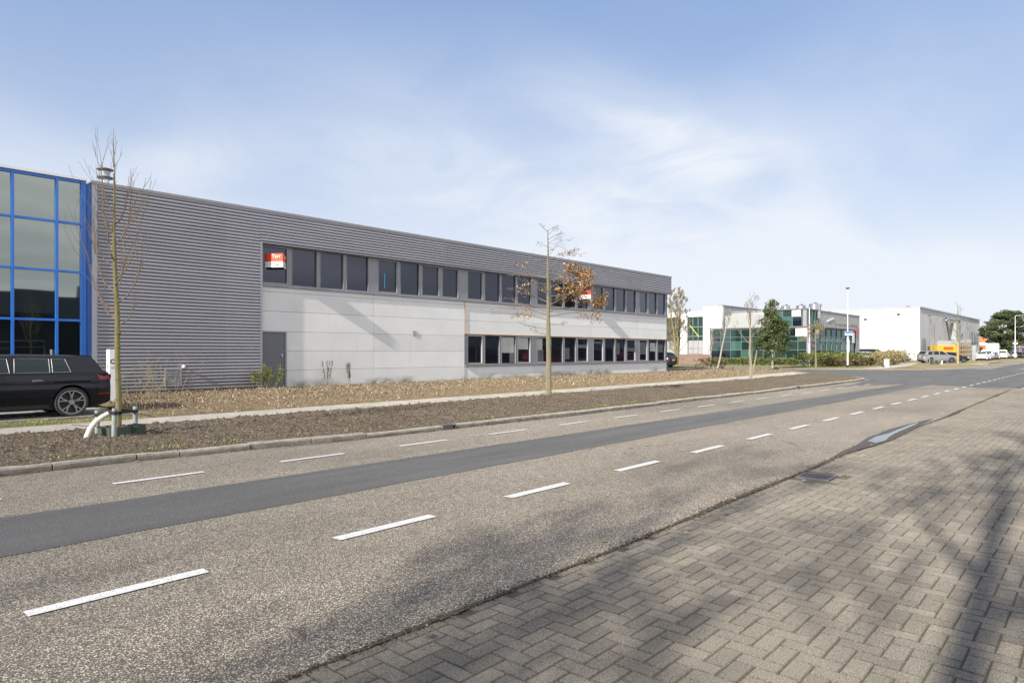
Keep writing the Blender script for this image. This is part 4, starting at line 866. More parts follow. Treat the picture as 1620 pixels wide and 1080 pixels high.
# trees standing behind the camera: their shadows fall on the bricks and their image on the windows
for i, (x, y, h, s, sd) in enumerate([(-8.5,-.55,12.5,3.9,71),(-15,.9,13,4.6,72),(-4.5,-5.0,11,3.6,73),(-22,.2,13.5,5.0,74)]):
    bare_tree(['large bare roadside tree just behind the viewer', 'large bare tree second behind the viewer', 'bare tree on the far right behind the viewer', 'farthest of the bare trees behind the viewer'][i], (x,y,0), h, s, [.195,.2,.2,.2][i], sd, M['bark2'], M['twig2'], .26, .3, (5,6,6), 14, 'bare trees behind the camera', depth=3)
# --- evergreen tree on a thin pale trunk
def evergreen():
    r = random.Random(81); t = thing('holly_tree', 'dense dark evergreen tree with a pointed top on a thin pale trunk', 'tree', (58.3,22.9,.08)); MB().tube([(0,0,0),(.02,0,1.5),(.0,0,3.2),(-.05,.05,5)], [.075,.07,.06,.03], 8).build('trunk', M['birch'], t, smooth=True)
    b = MB(); R_ = Vector((.68,-.733,0)); D_ = Vector((.733,.68,0))
    bl = [(0,0,1.9,1.15),(-.55,.2,2.1,.95),(.55,-.1,2.2,.95),(0,.4,2.7,1.2),(-.6,-.2,3.0,.85),(.65,.1,3.2,.8),(0,0,3.7,1.0),(-.35,.2,4.2,.7),(.7,0,4.0,.55),(.0,0,4.7,.6),(-.1,.1,5.2,.45),(-.05,0,5.7,.28),(1.0,0,3.5,.5),(-1.0,0,2.3,.55),(1.05,0,2.4,.5),(-.55,0,5.0,.18)]
    for s, d, z, q in bl:
        c = R_*s+D_*d
        for k in range(int(22*q)+6):
            o = Vector((r.gauss(0,q*.5), r.gauss(0,q*.5), r.gauss(0,q*.42))); leafcards(b, r, (c.x+o.x, c.y+o.y, z+o.z), .28, .28, .22, 34, .15, .3+.35*r.random()+.1*(o.x < 0), .16)
    b.build('crown', M['holly'], t)
evergreen()
# --- pine far right
def pine():
    r = random.Random(82); t = thing('pine_tree', 'broad dark green pine with layered crown rising behind the parked white cars', 'tree', (191,20.4,.0)); tb = MB(); tb.tube([(0,0,0),(.2,0,3),(-.2,.1,6),(.1,0,9.5)], [.45,.38,.28,.12], 9)
    R_ = Vector((.68,-.733,0)); D_ = Vector((.733,.68,0)); b = MB()
    lay = [(0,0,10.6,2.0),(-1.6,.5,9.9,1.6),(1.8,-.5,9.8,1.7),(0,1,9.3,2.2),(-3.0,0,8.4,1.6),(3.0,.5,8.3,1.8),(.4,-1,8.2,2.0),(-4.6,0,6.9,1.5),(-2.4,1,7.0,1.8),(1.6,0,6.8,2.0),(4.4,0,6.9,1.9),(-3.6,-1,5.4,1.6),(-.8,0,5.3,1.9),(2.6,1,5.3,1.8),(5.6,0,5.6,1.8),(-5.4,0,5.8,1.1),(-2.0,0,3.8,1.6),(1.2,0,3.7,1.6),(4.0,0,4.0,1.4),(-3.8,0,3.2,1.1),(-.5,0,2.6,1.4),(6.8,0,6.8,1.4),(-1.6,0,2.0,1.3)]
    for s, d, z, q in lay:
        c = R_*s+D_*d; tb.tube([(0,0,max(2, z-2)),(c.x*.6,c.y*.6,z-.9),(c.x,c.y,z-.2)], [.14,.1,.05], 5)
        for k in range(int(12*q)):
            o = Vector((r.gauss(0,q*.5), r.gauss(0,q*.5), r.gauss(0,.35))); leafcards(b, r, (c.x+o.x, c.y+o.y, z+o.z), .65, .65, .38, 44, .34, .2+.5*r.random()+.2*(o.z > .1), .15, 1.4)
    tb.build('trunk', M['pinebark'], t, smooth=True); b.build('crown', M['pine'], t)
pine()
# --- hedges and bushes
def hedge(name, label, cat, pts, wd, h, mats, n, size, seed, top=.1, kind=None, base=.08):
    r = random.Random(seed); t = thing(name, label, cat, (pts[0][0], pts[0][1], 0)); b = MB(); tw = MB(); ox, oy = pts[0]
    L_ = [math.dist(a, c) for a, c in zip(pts, pts[1:])]; tot = sum(L_)
    for _ in range(n):
        s = r.uniform(0, tot); i = 0
        while i < len(L_)-1 and s > L_[i]: s -= L_[i]; i += 1
        a, c = pts[i], pts[i+1]; u = s/L_[i]; x, y = a[0]+(c[0]-a[0])*u, a[1]+(c[1]-a[1])*u; hh = h*(1+top*mnoise.noise((x*.7,y*.7,seed))*2)
        qx, qy, qz = r.gauss(0,wd*.33), r.gauss(0,wd*.33), hh*(r.random()**.6)
        leafcards(b, r, (x-ox+qx, y-oy+qy, base+qz*.95), .14, .14, .12, 12, size, .2+.55*(qz/hh)*r.random()+.15, .16)
        if r.random() < .12: tw.tube([(x-ox, y-oy, base),(x-ox+qx, y-oy+qy, base+qz+.1)], [.02,.006], 4, cap=False)
    b.build('foliage', mats[0], t); tw.build('branches', mats[1], t)
    return t
hedge('hedge', 'low clipped olive green hedge in front of the green glass front', 'hedge', [(71.0,34.2),(71.6,30),(72.4,25.6)], 1.0, .85, (M['hedge'], M['twig2']), 620, .13, 91, .05)
hedge('bush', 'spreading dark green and brown bush behind the lamp post with the blue sign', 'bush', [(67.0,23.4),(70.5,22.4),(75,21.8),(80,21.6)], 1.8, 1.35, (M['hedge'], M['twig1']), 900, .15, 92, .22)
hedge('bush', 'reddish brown low bush mass under the right half of the green bush', 'bush', [(68.5,21.5),(74,20.6),(80,20.4)], 1.2, .8, (M['bushbrown'], M['twig1']), 420, .13, 93, .2)
hedge('scrub', 'dry straw coloured scrub between the white post box and the far dark car', 'bush', [(78,19.4),(84,20),(92,21.5),(97,21.8)], 2.2, 1.45, (M['drybush'], M['twig2']), 700, .16, 94, .35)
hedge('scrub', 'tangled brown undergrowth round the feet of the birches', 'bush', [(56.0,28.6),(57.0,26.6)], .9, .95, (M['bushbrown'], M['twig1']), 150, .11, 95, .3)
def twiggy(name, label, loc, n, h, sp, mat, seed, leaf=None, lean=0):
    r = random.Random(seed); t = thing(name, label, 'plant', loc); b = MB(); tips = []
    for _ in range(n):
        d = Vector((r.gauss(lean,.5), r.gauss(0,.25), r.uniform(.5,1.2))); branch(b, r, Vector((r.gauss(0,sp), r.gauss(0,.1), 0)), d, h*r.uniform(.5,1.1), .0085, 2, dict(wob=.16, up=.15, tip=.002, kids=[2,3], t0=.3, ang=.7, ratio=.5), tips, 4)
    b.build('stems', mat, t)
    if leaf:
        lb = MB()
        for p, d, dep in tips: leafcards(lb, r, p, leaf[0], leaf[0], leaf[0], leaf[1], leaf[2], .55, .25)
        lb.build('leaves', leaf[3], t)
    return t
M['twigpale'] = m_bark('pale_dry_twig', (.30,.25,.13), (.5,.43,.27))
twiggy('shrub', 'leafless straggly shrub against the corrugated wall left of the vent grille', (7.5,23.0,.1), 34, 1.1, .6, M['twigpale'], 101, (.05,1,.03,M['drybush']), .15)
twiggy('shrub', 'green leafy shrub growing at the left foot of the grey door', (11.9,23.6,.1), 17, .75, .14, M['twigpale'], 102, (.07,7,.05,M['hedge']))
twiggy('shrub', 'small green shrub beside the white sign pillar', (5.6,22.6,.1), 8, .9, .12, M['twigpale'], 103, (.07,5,.05,M['hedge']))
def weed(label, loc, h, seed):
    r = random.Random(seed); t = thing('dead_weed', label, 'plant', loc, 0, 'dead weed stalks against the concrete wall'); b = MB(); s = MB()
    for k in range(4):
        d = Vector((r.gauss(.05,.12), r.gauss(0,.05), 1)); p = [Vector((r.gauss(0,.03),0,0))]
        for i in range(5): p.append(p[-1]+(d+Vector((r.gauss(0,.07),0,0)))*h/5)
        b.tube(p, [.006,.005,.005,.004,.003,.002], 4, cap=False)
        for q in p[2:5]: leafcards(s, r, q, .035, .025, .13, 40, .04, .3, .25)
    b.build('stalks', M['twig1'], t); s.build('seed_heads', M['bushbrown'], t)
weed('dead brown weed stalk standing nearer the grey door', (14.65,23.9,.1), 1.15, 111); weed('pair of thin dead weed stalks farther right of the grey door', (15.75,23.9,.1), 1.05, 112)
def stone(loc, s, label, seed):
    r = random.Random(seed); b = MB(); b.lathe([(0,-.3*s),(.5*s,-.2*s),(.62*s,.1*s),(.4*s,.42*s),(0,.5*s)], n=8); b.v = [(x*1.3*r.uniform(.85,1.1), y*r.uniform(.85,1.1), z*r.uniform(.9,1.1)) for x, y, z in b.v]
    o = b.build('boulder', M['kerb'], None, loc=loc); props(o, label, 'stone', 'rough stones at the foot of the wall')
stone((17.3,23.9,.12), .28, 'larger pale rough stone at the wall foot', 5); stone((17.75,23.92,.12), .2, 'smaller dark stone next to the pale one', 6)
# conifer across the street seen in the windows
def conifer():
    r = random.Random(83); t = thing('conifer', 'tall dark conifer across the street mirrored in the upper windows', 'tree', (74,-9.5,0)); MB().tube([(0,0,0),(0,0,8),(0,0,17)], [.35,.22,.04], 8).build('trunk', M['pinebark'], t, smooth=True); b = MB()
    for k in range(330):
        z = 2+14.5*r.random(); q = 4.6*(1-(z-2)/15.5)**.8*math.sqrt(r.random())*r.uniform(.6,1.15); a = r.uniform(0,6.28); leafcards(b, r, (math.cos(a)*q, math.sin(a)*q, z), .8, .8, .4, 22, .4, .35, .2)
    b.build('crown', M['holly'], t)
conifer()

# ================================================================== VEHICLES
PAINT = {}
def paint(k):
    cs = dict(black=(.006,.007,.011), silver=(.27,.27,.27), white=(.78,.78,.78), dark=(.03,.03,.035), navy=(.02,.035,.09), grey=(.16,.165,.18), red=(.5,.015,.01), blue=(.05,.12,.33), lsilver=(.6,.62,.66))
    if k not in PAINT: PAINT[k] = car_paint(k+'_car_paint', cs[k], .0 if k in ('white','red') else .35)
    return PAINT[k]
def ip(pts, x):
    if x <= pts[0][0]: return pts[0][1]
    for (a, b), (c, d) in zip(pts, pts[1:]):
        if x <= c: t = (x-a)/(c-a) if c > a else 0; t = t*t*(3-2*t)*.35+t*.65; return b+(d-b)*t
    return pts[-1][1]
def car(name, label, loc, rz, col, st, group=None, fine=False):
    L_, W_, H_ = st['L'], st['W'], st['H']; t = thing(name, label, 'car' if st.get('cat') is None else st['cat'], loc, rz, group); P = paint(col)
    hl = L_/2; ax = (-hl+st['ro'], hl-st['fo']); R = st['R']; ra = R+.055
    top = [(-hl, st['rb'])]+[(-hl+a, z) for a, z in st['rear']]+[(hl-a, z) for a, z in st['hood']]
    roofp = [(-hl+a, z) for a, z in st['roof']]
    gh0, gh1 = roofp[0][0], roofp[-1][0]; belt = st['belt']
    def bot(x):
        z = .20 if abs(x) < hl-.35 else .20+.10*((abs(x)-hl+.35)/.35)
        for a in ax:
            if abs(x-a) < ra: z = max(z, R+math.sqrt(max(0, ra*ra-(x-a)**2)))
        return z
    def ys(x, z):
        f = abs(x)/hl; pl = 1-.17*max(0, (f-.72)/.28)**2.4; s = .955+.045*min(1, (z-.2)/.3) if z < .62 else 1-.075*((z-.62)/(belt-.62+.05))**1.6
        return W_/2*pl*s*(1+.006*math.sin((z-.3)*9)+.011*math.exp(-((z-.80)/.035)**2)-.006*math.exp(-((z-.72)/.05)**2))
    xs = sorted(set([round(-hl+L_*i/46, 4) for i in range(47)]+[round(a+ra*math.cos(math.pi*k/12), 4) for a in ax for k in range(13)]+[hl-.03,-hl+.03,hl-.09,-hl+.09]))
    NL = 15; b = MB(); V = []
    for x in xs:
        z0, z1 = bot(x), ip(top, x); row = []
        for k in range(NL): z = z0+(z1-z0)*(k/(NL-1)); row.append((x, -ys(x, z), z))
        yt = ys(x, z1); row.append((x, -yt*.9, z1+.025)); row.append((x, 0, z1+.045))
        row += [(x, -p[1], p[2]) for p in row[-2::-1]]; V += row
    m = 2*(NL+1)+1; F = []
    for i in range(len(xs)-1):
        for k in range(m-1): a = i*m+k; F.append((a, a+m, a+m+1, a+1))
    F.append(tuple(range(0, m))); F.append(tuple(range((len(xs)-1)*m+m-1, (len(xs)-1)*m-1, -1)))
    b.add(V, F); b.build('body', P, t, smooth=True)
    MB().box(-hl+.25, hl-.25, -W_/2+.14, W_/2-.14, .17, .62).build('underbody', M['black'], t)
    hb, ht = W_/2*.925-.01, W_/2*.925-st['tum']
    def yg(z): q = max(0, (z-belt)/(H_-belt)); return hb-(hb-ht)*q**1.25
    gx = [gh0+(gh1-gh0)*i/30 for i in range(31)]; V = []; NG = 6
    for x in gx:
        z1 = max(belt+.002, ip(roofp, x)-.025); row = []
        for k in range(NG): z = belt-.04+(z1-belt+.04)*k/(NG-1); row.append((x, -yg(z), z))
        row.append((x, -yg(z1)+.07, z1+.02)); row.append((x, 0, z1+.032)); row += [(x, -p[1], p[2]) for p in row[-2::-1]]; V += row
    m = 2*(NG+1)+1; F = []
    for i in range(30):
        for k in range(m-1): a = i*m+k; F.append((a, a+m, a+m+1, a+1))
    F.append(tuple(range(0, m))); F.append(tuple(range(30*m+m-1, 30*m-1, -1)))
    MB().add(V, F).build('roof', P, t, smooth=True)
    # side windows follow the tumblehome
    for (xa, xb, sa, sb) in st['win']:
        for s in (-1, 1):
            V = []; F = []; n = 8
            for i in range(n+1):
                u = i/n; x0 = -hl+xa+(xb-xa)*u; x1 = -hl+xa+sa+(xb+sb-xa-sa)*u; z0 = belt+.035; z1 = max(z0+.02, ip(roofp, x1)-.085)
                for k in range(4):
                    q = k/3; x = x0+(x1-x0)*q; z = z0+(z1-z0)*q; V.append((x, s*(yg(z)+.008), z))
            for i in range(n):
                for k in range(3): a = i*4+k; F.append((a,a+4,a+5,a+1) if s < 0 else (a,a+1,a+5,a+4))
            MB().add(V, F).build('side_window', M['g_car'], t, smooth='full')
            if fine:
                ring_ = [V[i*4] for i in range(n+1)]+[V[n*4+k] for k in range(1,4)]+[V[i*4+3] for i in range(n-1,-1,-1)]+[V[2],V[1],V[0]]
                MB().tube([(p[0], p[1]+s*.003, p[2]) for p in ring_], .0035, 5).build('window_trim', M['galv'], t)
    def screen(xa, xb, name):
        V = []; n = 8; F = []
        for i in range(n+1):
            x = -hl+xa+(xb-xa)*i/n; z = ip(roofp, x)+.004; y = (yg(z-.02)-.09)
            for q in (-1,-.5,0,.5,1): V.append((x, y*q, z+.022*(1-q*q*.8)))
        for i in range(n):
            for k in range(4): a = i*5+k; F.append((a,a+5,a+6,a+1))
        MB().add(V, F).build(name, M['g_car'], t, smooth='full')
    screen(*st['ws'], 'windscreen'); screen(*st['rs'], 'rear_window')
    def patch(x0, x1, z0, z1, s, mat, name, off=.006, sl=0, n=6):
        V = []; F = []
        for i in range(n+1):
            for k in range(3): x = x0+(x1-x0)*i/n; z = z0+(z1-z0)*k/2; xx = x+sl*k/2; xx = max(-hl+.004, min(hl-.004, xx)); V.append((xx, s*(ys(xx, z)+off), z))
        for i in range(n):
            for k in range(2): a = i*3+k; F.append((a,a+3,a+4,a+1) if s < 0 else (a,a+1,a+4,a+3))
        return MB().add(V, F).build(name, mat, t, smooth='full')
    for s in (-1, 1):
        zt = st['rb']; patch(-hl+.004, -hl+st.get('tl', .30), st['tz'][0], st['tz'][1], s, M['tail'], 'tail_light', .008, .05)
        patch(hl-.32, hl-.02, .62, .74, s, M['lampc'], 'headlight', .008, -.06)
        y1 = ys(-hl, st['tz'][0]); MB().box(-hl-.012, -hl+.01, *(sorted((s*y1, s*(y1-.28)))), st['tz'][0], st['tz'][1]).build('tail_light', M['tail'], t)
        MB().bbox(ax[1]-.75, ax[1]-.60, *(sorted((s*W_/2*.93, s*(W_/2+.12)))), belt+.0, belt+.12, .02).build('wing_mirror', P, t)
        for dx in st['doors']:
            patch(-hl+dx, -hl+dx+.009, .32, belt-.02, s, M['black'], 'door_gap', .003, n=1)
        for hx in st['handles']:
            MB().bbox(-hl+hx, -hl+hx+.19, *(sorted((s*(ys(-hl+hx, belt-.12)+.002), s*(ys(-hl+hx, belt-.12)+.04)))), belt-.15, belt-.118, .006).build('door_handle', M['chrome'] if fine else P, t)
        patch(ax[0]+ra+.03, ax[1]-ra-.03, .21, .29, s, M['black'], 'sill_trim', .006)
        if fine: patch(-hl+.02, -hl+.28, .47, .50, s, M['tail'], 'rear_reflector', .008)
    MB().box(-hl-.014, -hl+.01, -.26, .26, st.get('pz', .62), st.get('pz', .62)+.11).build('number_plate', M['plate'], t)
    MB().box(hl-.01, hl+.014, -.26, .26, .42, .53).build('number_plate', M['plate'], t)
    MB().box(hl-.02, hl+.008, -.5, .5, .56, .68).build('grille', M['black'], t)
    if fine: MB().slab([(-hl+.34,1.325),(-hl+.62,1.365),(-hl+.62,1.345),(-hl+.36,1.30)], -.56, .56).build('roof_spoiler', P, t)
    MB().box(-hl-.006, -hl+.03, -W_*.38, W_*.38, .30, .42).build('bumper_trim', M['black'], t)
    for a in ax:
        for s in (-1, 1):
            y = s*(W_/2-.10); q0 = st.get('rim', .68); ty = MB()
            ty.lathe([(R*st.get('rim',.68),-.085),(R*(st.get('rim',.68)+.03),-.10),(R*.93,-.105),(R,-.07),(R,.07),(R*.93,.105),(R*(st.get('rim',.68)+.03),.10),(R*st.get('rim',.68),.085)], (a, y, R), 'y', 28, cap=False)
            w_ = ty.build('wheel', M['rubber'], t, smooth=True)
            MB().lathe([(0,.02),(R*q0*.94,.02),(R*q0*.97,.085),(R*q0,.085),(R*q0,-.085),(0,-.085)] if s < 0 else [(0,.085),(R*q0,.085),(R*q0,-.085),(R*q0*.97,-.085),(R*q0*.94,-.02),(0,-.02)], (a, y, R), 'y', 24).build('rim_well', M['alloy_d'], w_)
            rim = MB(); yo = y+s*.088; q_ = st.get('rim', .68); k_ = q_/.68
            rim.lathe([(R*.625*k_,-.006),(R*.69*k_,-.006),(R*.69*k_,.006),(R*.625*k_,.006)], (a, yo, R), 'y', 30, cap=False)
            for k in range(5):
                an = 2*math.pi*k/5+.3; 
                for dv in ((-.17,.17) if fine else (-.1,.1)):
                    p0 = (R*.10, an); p1 = (R*.42*k_, an+dv*.6); p2 = (R*.64*k_, an+dv*1.25); pr = []
                    for (r_, g_) in (p0, p1, p2):
                        wd_ = (.012 if r_ < R*.5 else .015) if fine else .02; c = Vector((math.cos(g_)*r_, math.sin(g_)*r_)); nn = Vector((-math.sin(g_), math.cos(g_)))*wd_; pr.append((c-nn, c+nn))
                    for (u0, u1), (v0, v1) in zip(pr, pr[1:]):
                        rim.add([(a+u0.x,yo,R+u0.y),(a+v0.x,yo,R+v0.y),(a+v1.x,yo,R+v1.y),(a+u1.x,yo,R+u1.y),(a+u0.x,yo-s*.03,R+u0.y),(a+v0.x,yo-s*.03,R+v0.y),(a+v1.x,yo-s*.03,R+v1.y),(a+u1.x,yo-s*.03,R+u1.y)], [(0,1,2,3),(0,4,5,1),(3,2,6,7)])
            rim.lathe([(0,-.012),(R*.17,-.012),(R*.17,.01),(0,.01)], (a, yo, R), 'y', 16); rim.build('rim', M['alloy'], w_)
    return t
HATCH = dict(L=4.26, W=1.80, H=1.455, R=.325, ro=.80, fo=.85, rb=.78, belt=.965, tum=.20, rear=[(.03,.86),(.10,.93),(.3,.965),(2.9,.955)], hood=[(1.18,.93),(.5,.84),(.16,.72),(0,.58)],
  roof=[(.10,.95),(.24,1.18),(.42,1.36),(.62,1.415),(1.1,1.445),(1.7,1.455),(2.2,1.44),(2.55,1.37),(3.22,.94)], win=[(.52,.98,.16,.02),(1.04,1.86,-.0,-.02),(1.98,2.88,.03,-.42)], ws=(2.58,3.12), rs=(.16,.40), tz=(.79,.93), tl=.36, doors=(1.93,1.16,3.0), handles=(1.33,2.15))
ESTATE = dict(HATCH, L=4.6, ro=.95, H=1.49, roof=[(.05,.95),(.18,1.22),(.32,1.42),(.5,1.46),(1.2,1.485),(2.0,1.49),(2.5,1.47),(2.85,1.39),(3.5,.94)], hood=[(1.2,.93),(.5,.84),(.16,.72),(0,.58)], win=[(.42,1.2,.06,0),(1.28,2.1,0,-.02),(2.2,3.15,.03,-.45)], ws=(2.9,3.4), rs=(.09,.30), doors=(2.15,1.36,3.2), handles=(1.5,2.35))
SUV = dict(HATCH, L=4.48, W=1.85, H=1.64, R=.36, ro=.92, fo=.90, belt=1.06, rb=.92, rear=[(.04,1.0),(.12,1.04),(.3,1.06),(3.1,1.05)], hood=[(1.2,1.02),(.5,.95),(.16,.85),(0,.66)], roof=[(.10,1.04),(.26,1.3),(.42,1.5),(.62,1.58),(1.2,1.63),(1.9,1.64),(2.4,1.62),(2.75,1.53),(3.38,1.03)], win=[(.52,1.1,.2,.03),(1.18,2.0,0,-.02),(2.1,3.03,.03,-.42)], ws=(2.8,3.28), rs=(.16,.42), tz=(.93,1.05), doors=(2.05,1.3,3.1), handles=(1.45,2.3), pz=.78)
VAN = dict(HATCH, L=4.9, W=1.9, H=1.95, R=.33, ro=.9, belt=1.12, rb=1.02, tum=.12, cat='van', rear=[(.03,1.1),(.3,1.12),(3.6,1.1)], hood=[(1.0,1.05),(.5,.98),(.16,.86),(0,.62)], roof=[(.02,1.1),(.07,1.6),(.16,1.88),(.5,1.94),(2.6,1.95),(3.2,1.88),(3.45,1.76),(4.15,1.08)], win=[(3.0,3.75,.02,-.4)], ws=(3.5,4.05), rs=(.04,.10), tz=(1.0,1.2), doors=(2.95,), handles=(3.1,))
GOLF = dict(HATCH, H=1.37, belt=.945, rb=.87, rear=[(.03,.885),(.10,.925),(.3,.945),(2.9,.93)], roof=[(.06,.95),(.15,1.0),(.23,1.13),(.31,1.25),(.38,1.325),(.62,1.35),(1.1,1.36),(1.7,1.37),(2.2,1.355),(2.55,1.29),(3.22,.93)],
  win=[(.80,1.14,.09,.0),(1.19,1.82,0,-.02),(1.90,2.88,.03,-.42)], rs=(.12,.38), tz=(.81,.92), tl=.25, pz=.66, rim=.80)
car('hatchback', 'glossy black hatchback with twin-spoke alloy wheels parked at the left edge', (2.78,17.93,.08), rad(180.0), 'black', GOLF, fine=True)
car('parked_suv', 'dark car behind the black hatchback, only its sloping roof end showing', (-1.2,21.3,.08), rad(180), 'grey', dict(SUV, H=1.62))
car('hatchback', 'dark car with a red tail lamp peeping round the far corner of the grey building', (56.5,33.7,.08), rad(90), 'dark', dict(HATCH, H=1.5))
SU = car('parked_suv', 'silver sport utility car parked side-on before the white warehouse', (103.0,18.6,.08), rad(-48), 'silver', SUV)
car('parked_car', 'low dark car half hidden behind the nose of the silver one', (109.5,18.2,.08), rad(-52), 'dark', dict(HATCH, H=1.4))
car('parked_car', 'dark car behind the dry scrub under the height bar', (103.6,24.2,.08), rad(-52), 'grey', dict(ESTATE))
car('parked_van', 'dark van behind the white marker post before the blank white wall', (114.6,29.6,.08), rad(-50), 'dark', dict(VAN, H=1.85))
car('parked_car', 'pale silver car in front of the dark van behind the bush', (104.8,27.6,.08), rad(-60), 'lsilver', ESTATE)
car('parked_car', 'blue car nearest the glass front behind the right end of the bush', (102,28.9,.08), rad(-100), 'blue', HATCH)
car('parked_car', 'pale blue car between the dark van and the height bar', (113,25.9,.08), rad(-70), 'lsilver', HATCH)
car('estate_car', 'white estate car first in the far row, its tail and yellow plate towards the road', (140.5,18.6,.05), rad(4), 'white', ESTATE)
row = [('parked_car', 147.5, 19.0, 'lsilver', HATCH, 'silver hatchback second in the far row'), ('parked_van', 154, 19.6, 'white', dict(VAN), 'white panel van third in the far row'),
 ('parked_car', 160.5, 19.6, 'grey', HATCH, 'dark grey hatchback fourth in the far row'), ('parked_car', 167, 20.0, 'white', ESTATE, 'white car fifth in the far row before the box van'),
 ('parked_van', 181, 20.3, 'white', dict(VAN, H=2.1), 'white van parked beyond the box van'), ('parked_car', 188, 20.2, 'grey', HATCH, 'grey car just left of the tall lamp post'), ('parked_car', 195, 20.0, 'white', HATCH, 'white car seen on both sides of the tall lamp post'), ('parked_car', 203, 19.6, 'silver', ESTATE, 'silver car right of the tall lamp post'), ('parked_car', 211, 19.2, 'red', HATCH, 'dark red car at the right edge of the photo')]
for n_, x, y, c, s_, lb in row: car(n_, lb, (x,y,.05), rad(4), c, s_, 'cars parked in the far row along the road')
# white box van
t = thing('box_van', 'tall white box lorry in the far row before the pine', 'van', (172.5,21.0,.05), rad(4), 'cars parked in the far row along the road')
MB().bbox(-3.2,1.4,-1.05,1.05,.75,3.3,.05).build('cargo_box', M['white'], t)
MB().slab([(1.45,.4),(3.2,.4),(3.2,1.2),(2.9,1.35),(2.5,2.2),(1.45,2.3)], -.98, .98).build('cab', M['white'], t); MB().slab([(1.6,1.35),(2.75,1.35),(2.45,2.05),(1.6,2.1)], -.99, .99).build('cab_window', M['g_car'], t)
MB().box(-3.1,1.4,-.8,.8,.45,.74).build('chassis', M['black'], t)
for a in (-2.0, 2.3):
    for s in (-.85,.85): MB().lathe([(.1,-.12),(.38,-.12),(.38,.12),(.1,.12)], (a,s,.38), 'y', 16).build('wheel', M['rubber'], t)
# cars across the road that the windows mirror
car('parked_car', 'red hatchback across the street mirrored in the lower windows', (86,-7.5,0), rad(0), 'red', HATCH); car('parked_car', 'second red car across the street farther left in the mirror image', (66,-7.0,0), rad(20), 'red', ESTATE); car('parked_car', 'dark car across the street beyond the red ones', (95,-7.8,0), rad(0), 'dark', HATCH)

# ================================================================== FAR BUILDINGS AND STREET FURNITURE
# --- office with green glass front and white blocks
go = thing('glass_fronted_office', 'white two storey office with green glass boxes and grey ribbed side', 'building', (0,0,0))
ZB = .0
def ribbed(b, x0, x1, y, z0, z1, per=.35, d=.04):            # vertical ribs on a wall that faces the road
    n = int((x1-x0)/per)
    for i in range(n):
        a = x0+(x1-x0)*i/n; w_ = (x1-x0)/n; b.box(a, a+w_*.55, y-d, y+.02, z0, z1)
# white block: west face x=78.7, road face y=37.2
wb = MB(); XW = 78.7
for y0, y1 in ((37.2,39.8),(42.0,43.0),(45.4,46.4),(48.8,60)): wb.box(XW, XW+.5, y0, y1, 1.25, 6.75)
wb.box(XW, XW+.5, 39.8, 42.0, 6.05, 6.75).box(XW, XW+.5, 43.0, 45.4, 6.05, 6.75).box(XW, XW+.5, 46.4, 48.8, 6.05, 6.75).box(XW, XW+.5, 37.2, 39.8, 6.75, 7.3)
wb.box(XW+.5, 98, 37.7, 60, 0, 6.6); wb.build('white_wall', M['white_r'], go)
MB().box(XW-.02, XW+.5, 37.2, 60, 0, 1.25).build('brick_plinth', M['brickp'], go)
b = MB(); b.box(XW+.5, 98, 37.25, 37.7, 4.2, 7.25); ribbed(b, XW+.52, 98, 37.25, 4.25, 7.22); b.build('ribbed_wall', M['ribs'], go)
MB().box(XW-.03, 98, 37.16, 37.75, 7.3, 7.42).build('roof_edge', M['trim'], go)
for y0 in (39.8, 43.0, 46.4):
    y1 = y0+(2.2 if y0 == 39.8 else 2.4); f = MB()
    for z in (1.3,2.0,3.55,4.75): f.box(XW+.1, XW+.2, y0, y1, z-.04, z+.04)
    for q in (0,.33,.66,1): yy = y0+(y1-y0)*q; f.box(XW+.1, XW+.2, yy-.03, yy+.03, 1.25, 6.05)
    fr = f.build('window', M['trim'], go); MB().box(XW+.2, XW+.24, y0, y1, 1.25, 6.05).build('pane', M['g_green'], fr)
    MB().box(XW+.14, XW+.19, y0+.1, y1-.1, 1.3, 3.0).build('white_blind', M['ribs'], fr)
MB().add([(XW+.05,41.75,5.0),(XW+.05,41.63,5.05),(XW+.05,40.32,3.5),(XW+.05,40.42,3.42)], [(0,1,2,3)]).build('yellow_stripe', plain('acid_yellow_stripe', (.42,.5,.03), .6), go)
f = MB().box(82.5, 86.6, 37.14, 37.2, 4.75, 6.4).build('window', M['gap'], go); MB().box(82.6,86.5,37.12,37.138,4.85,6.3).build('pane', M['g_green'], f)
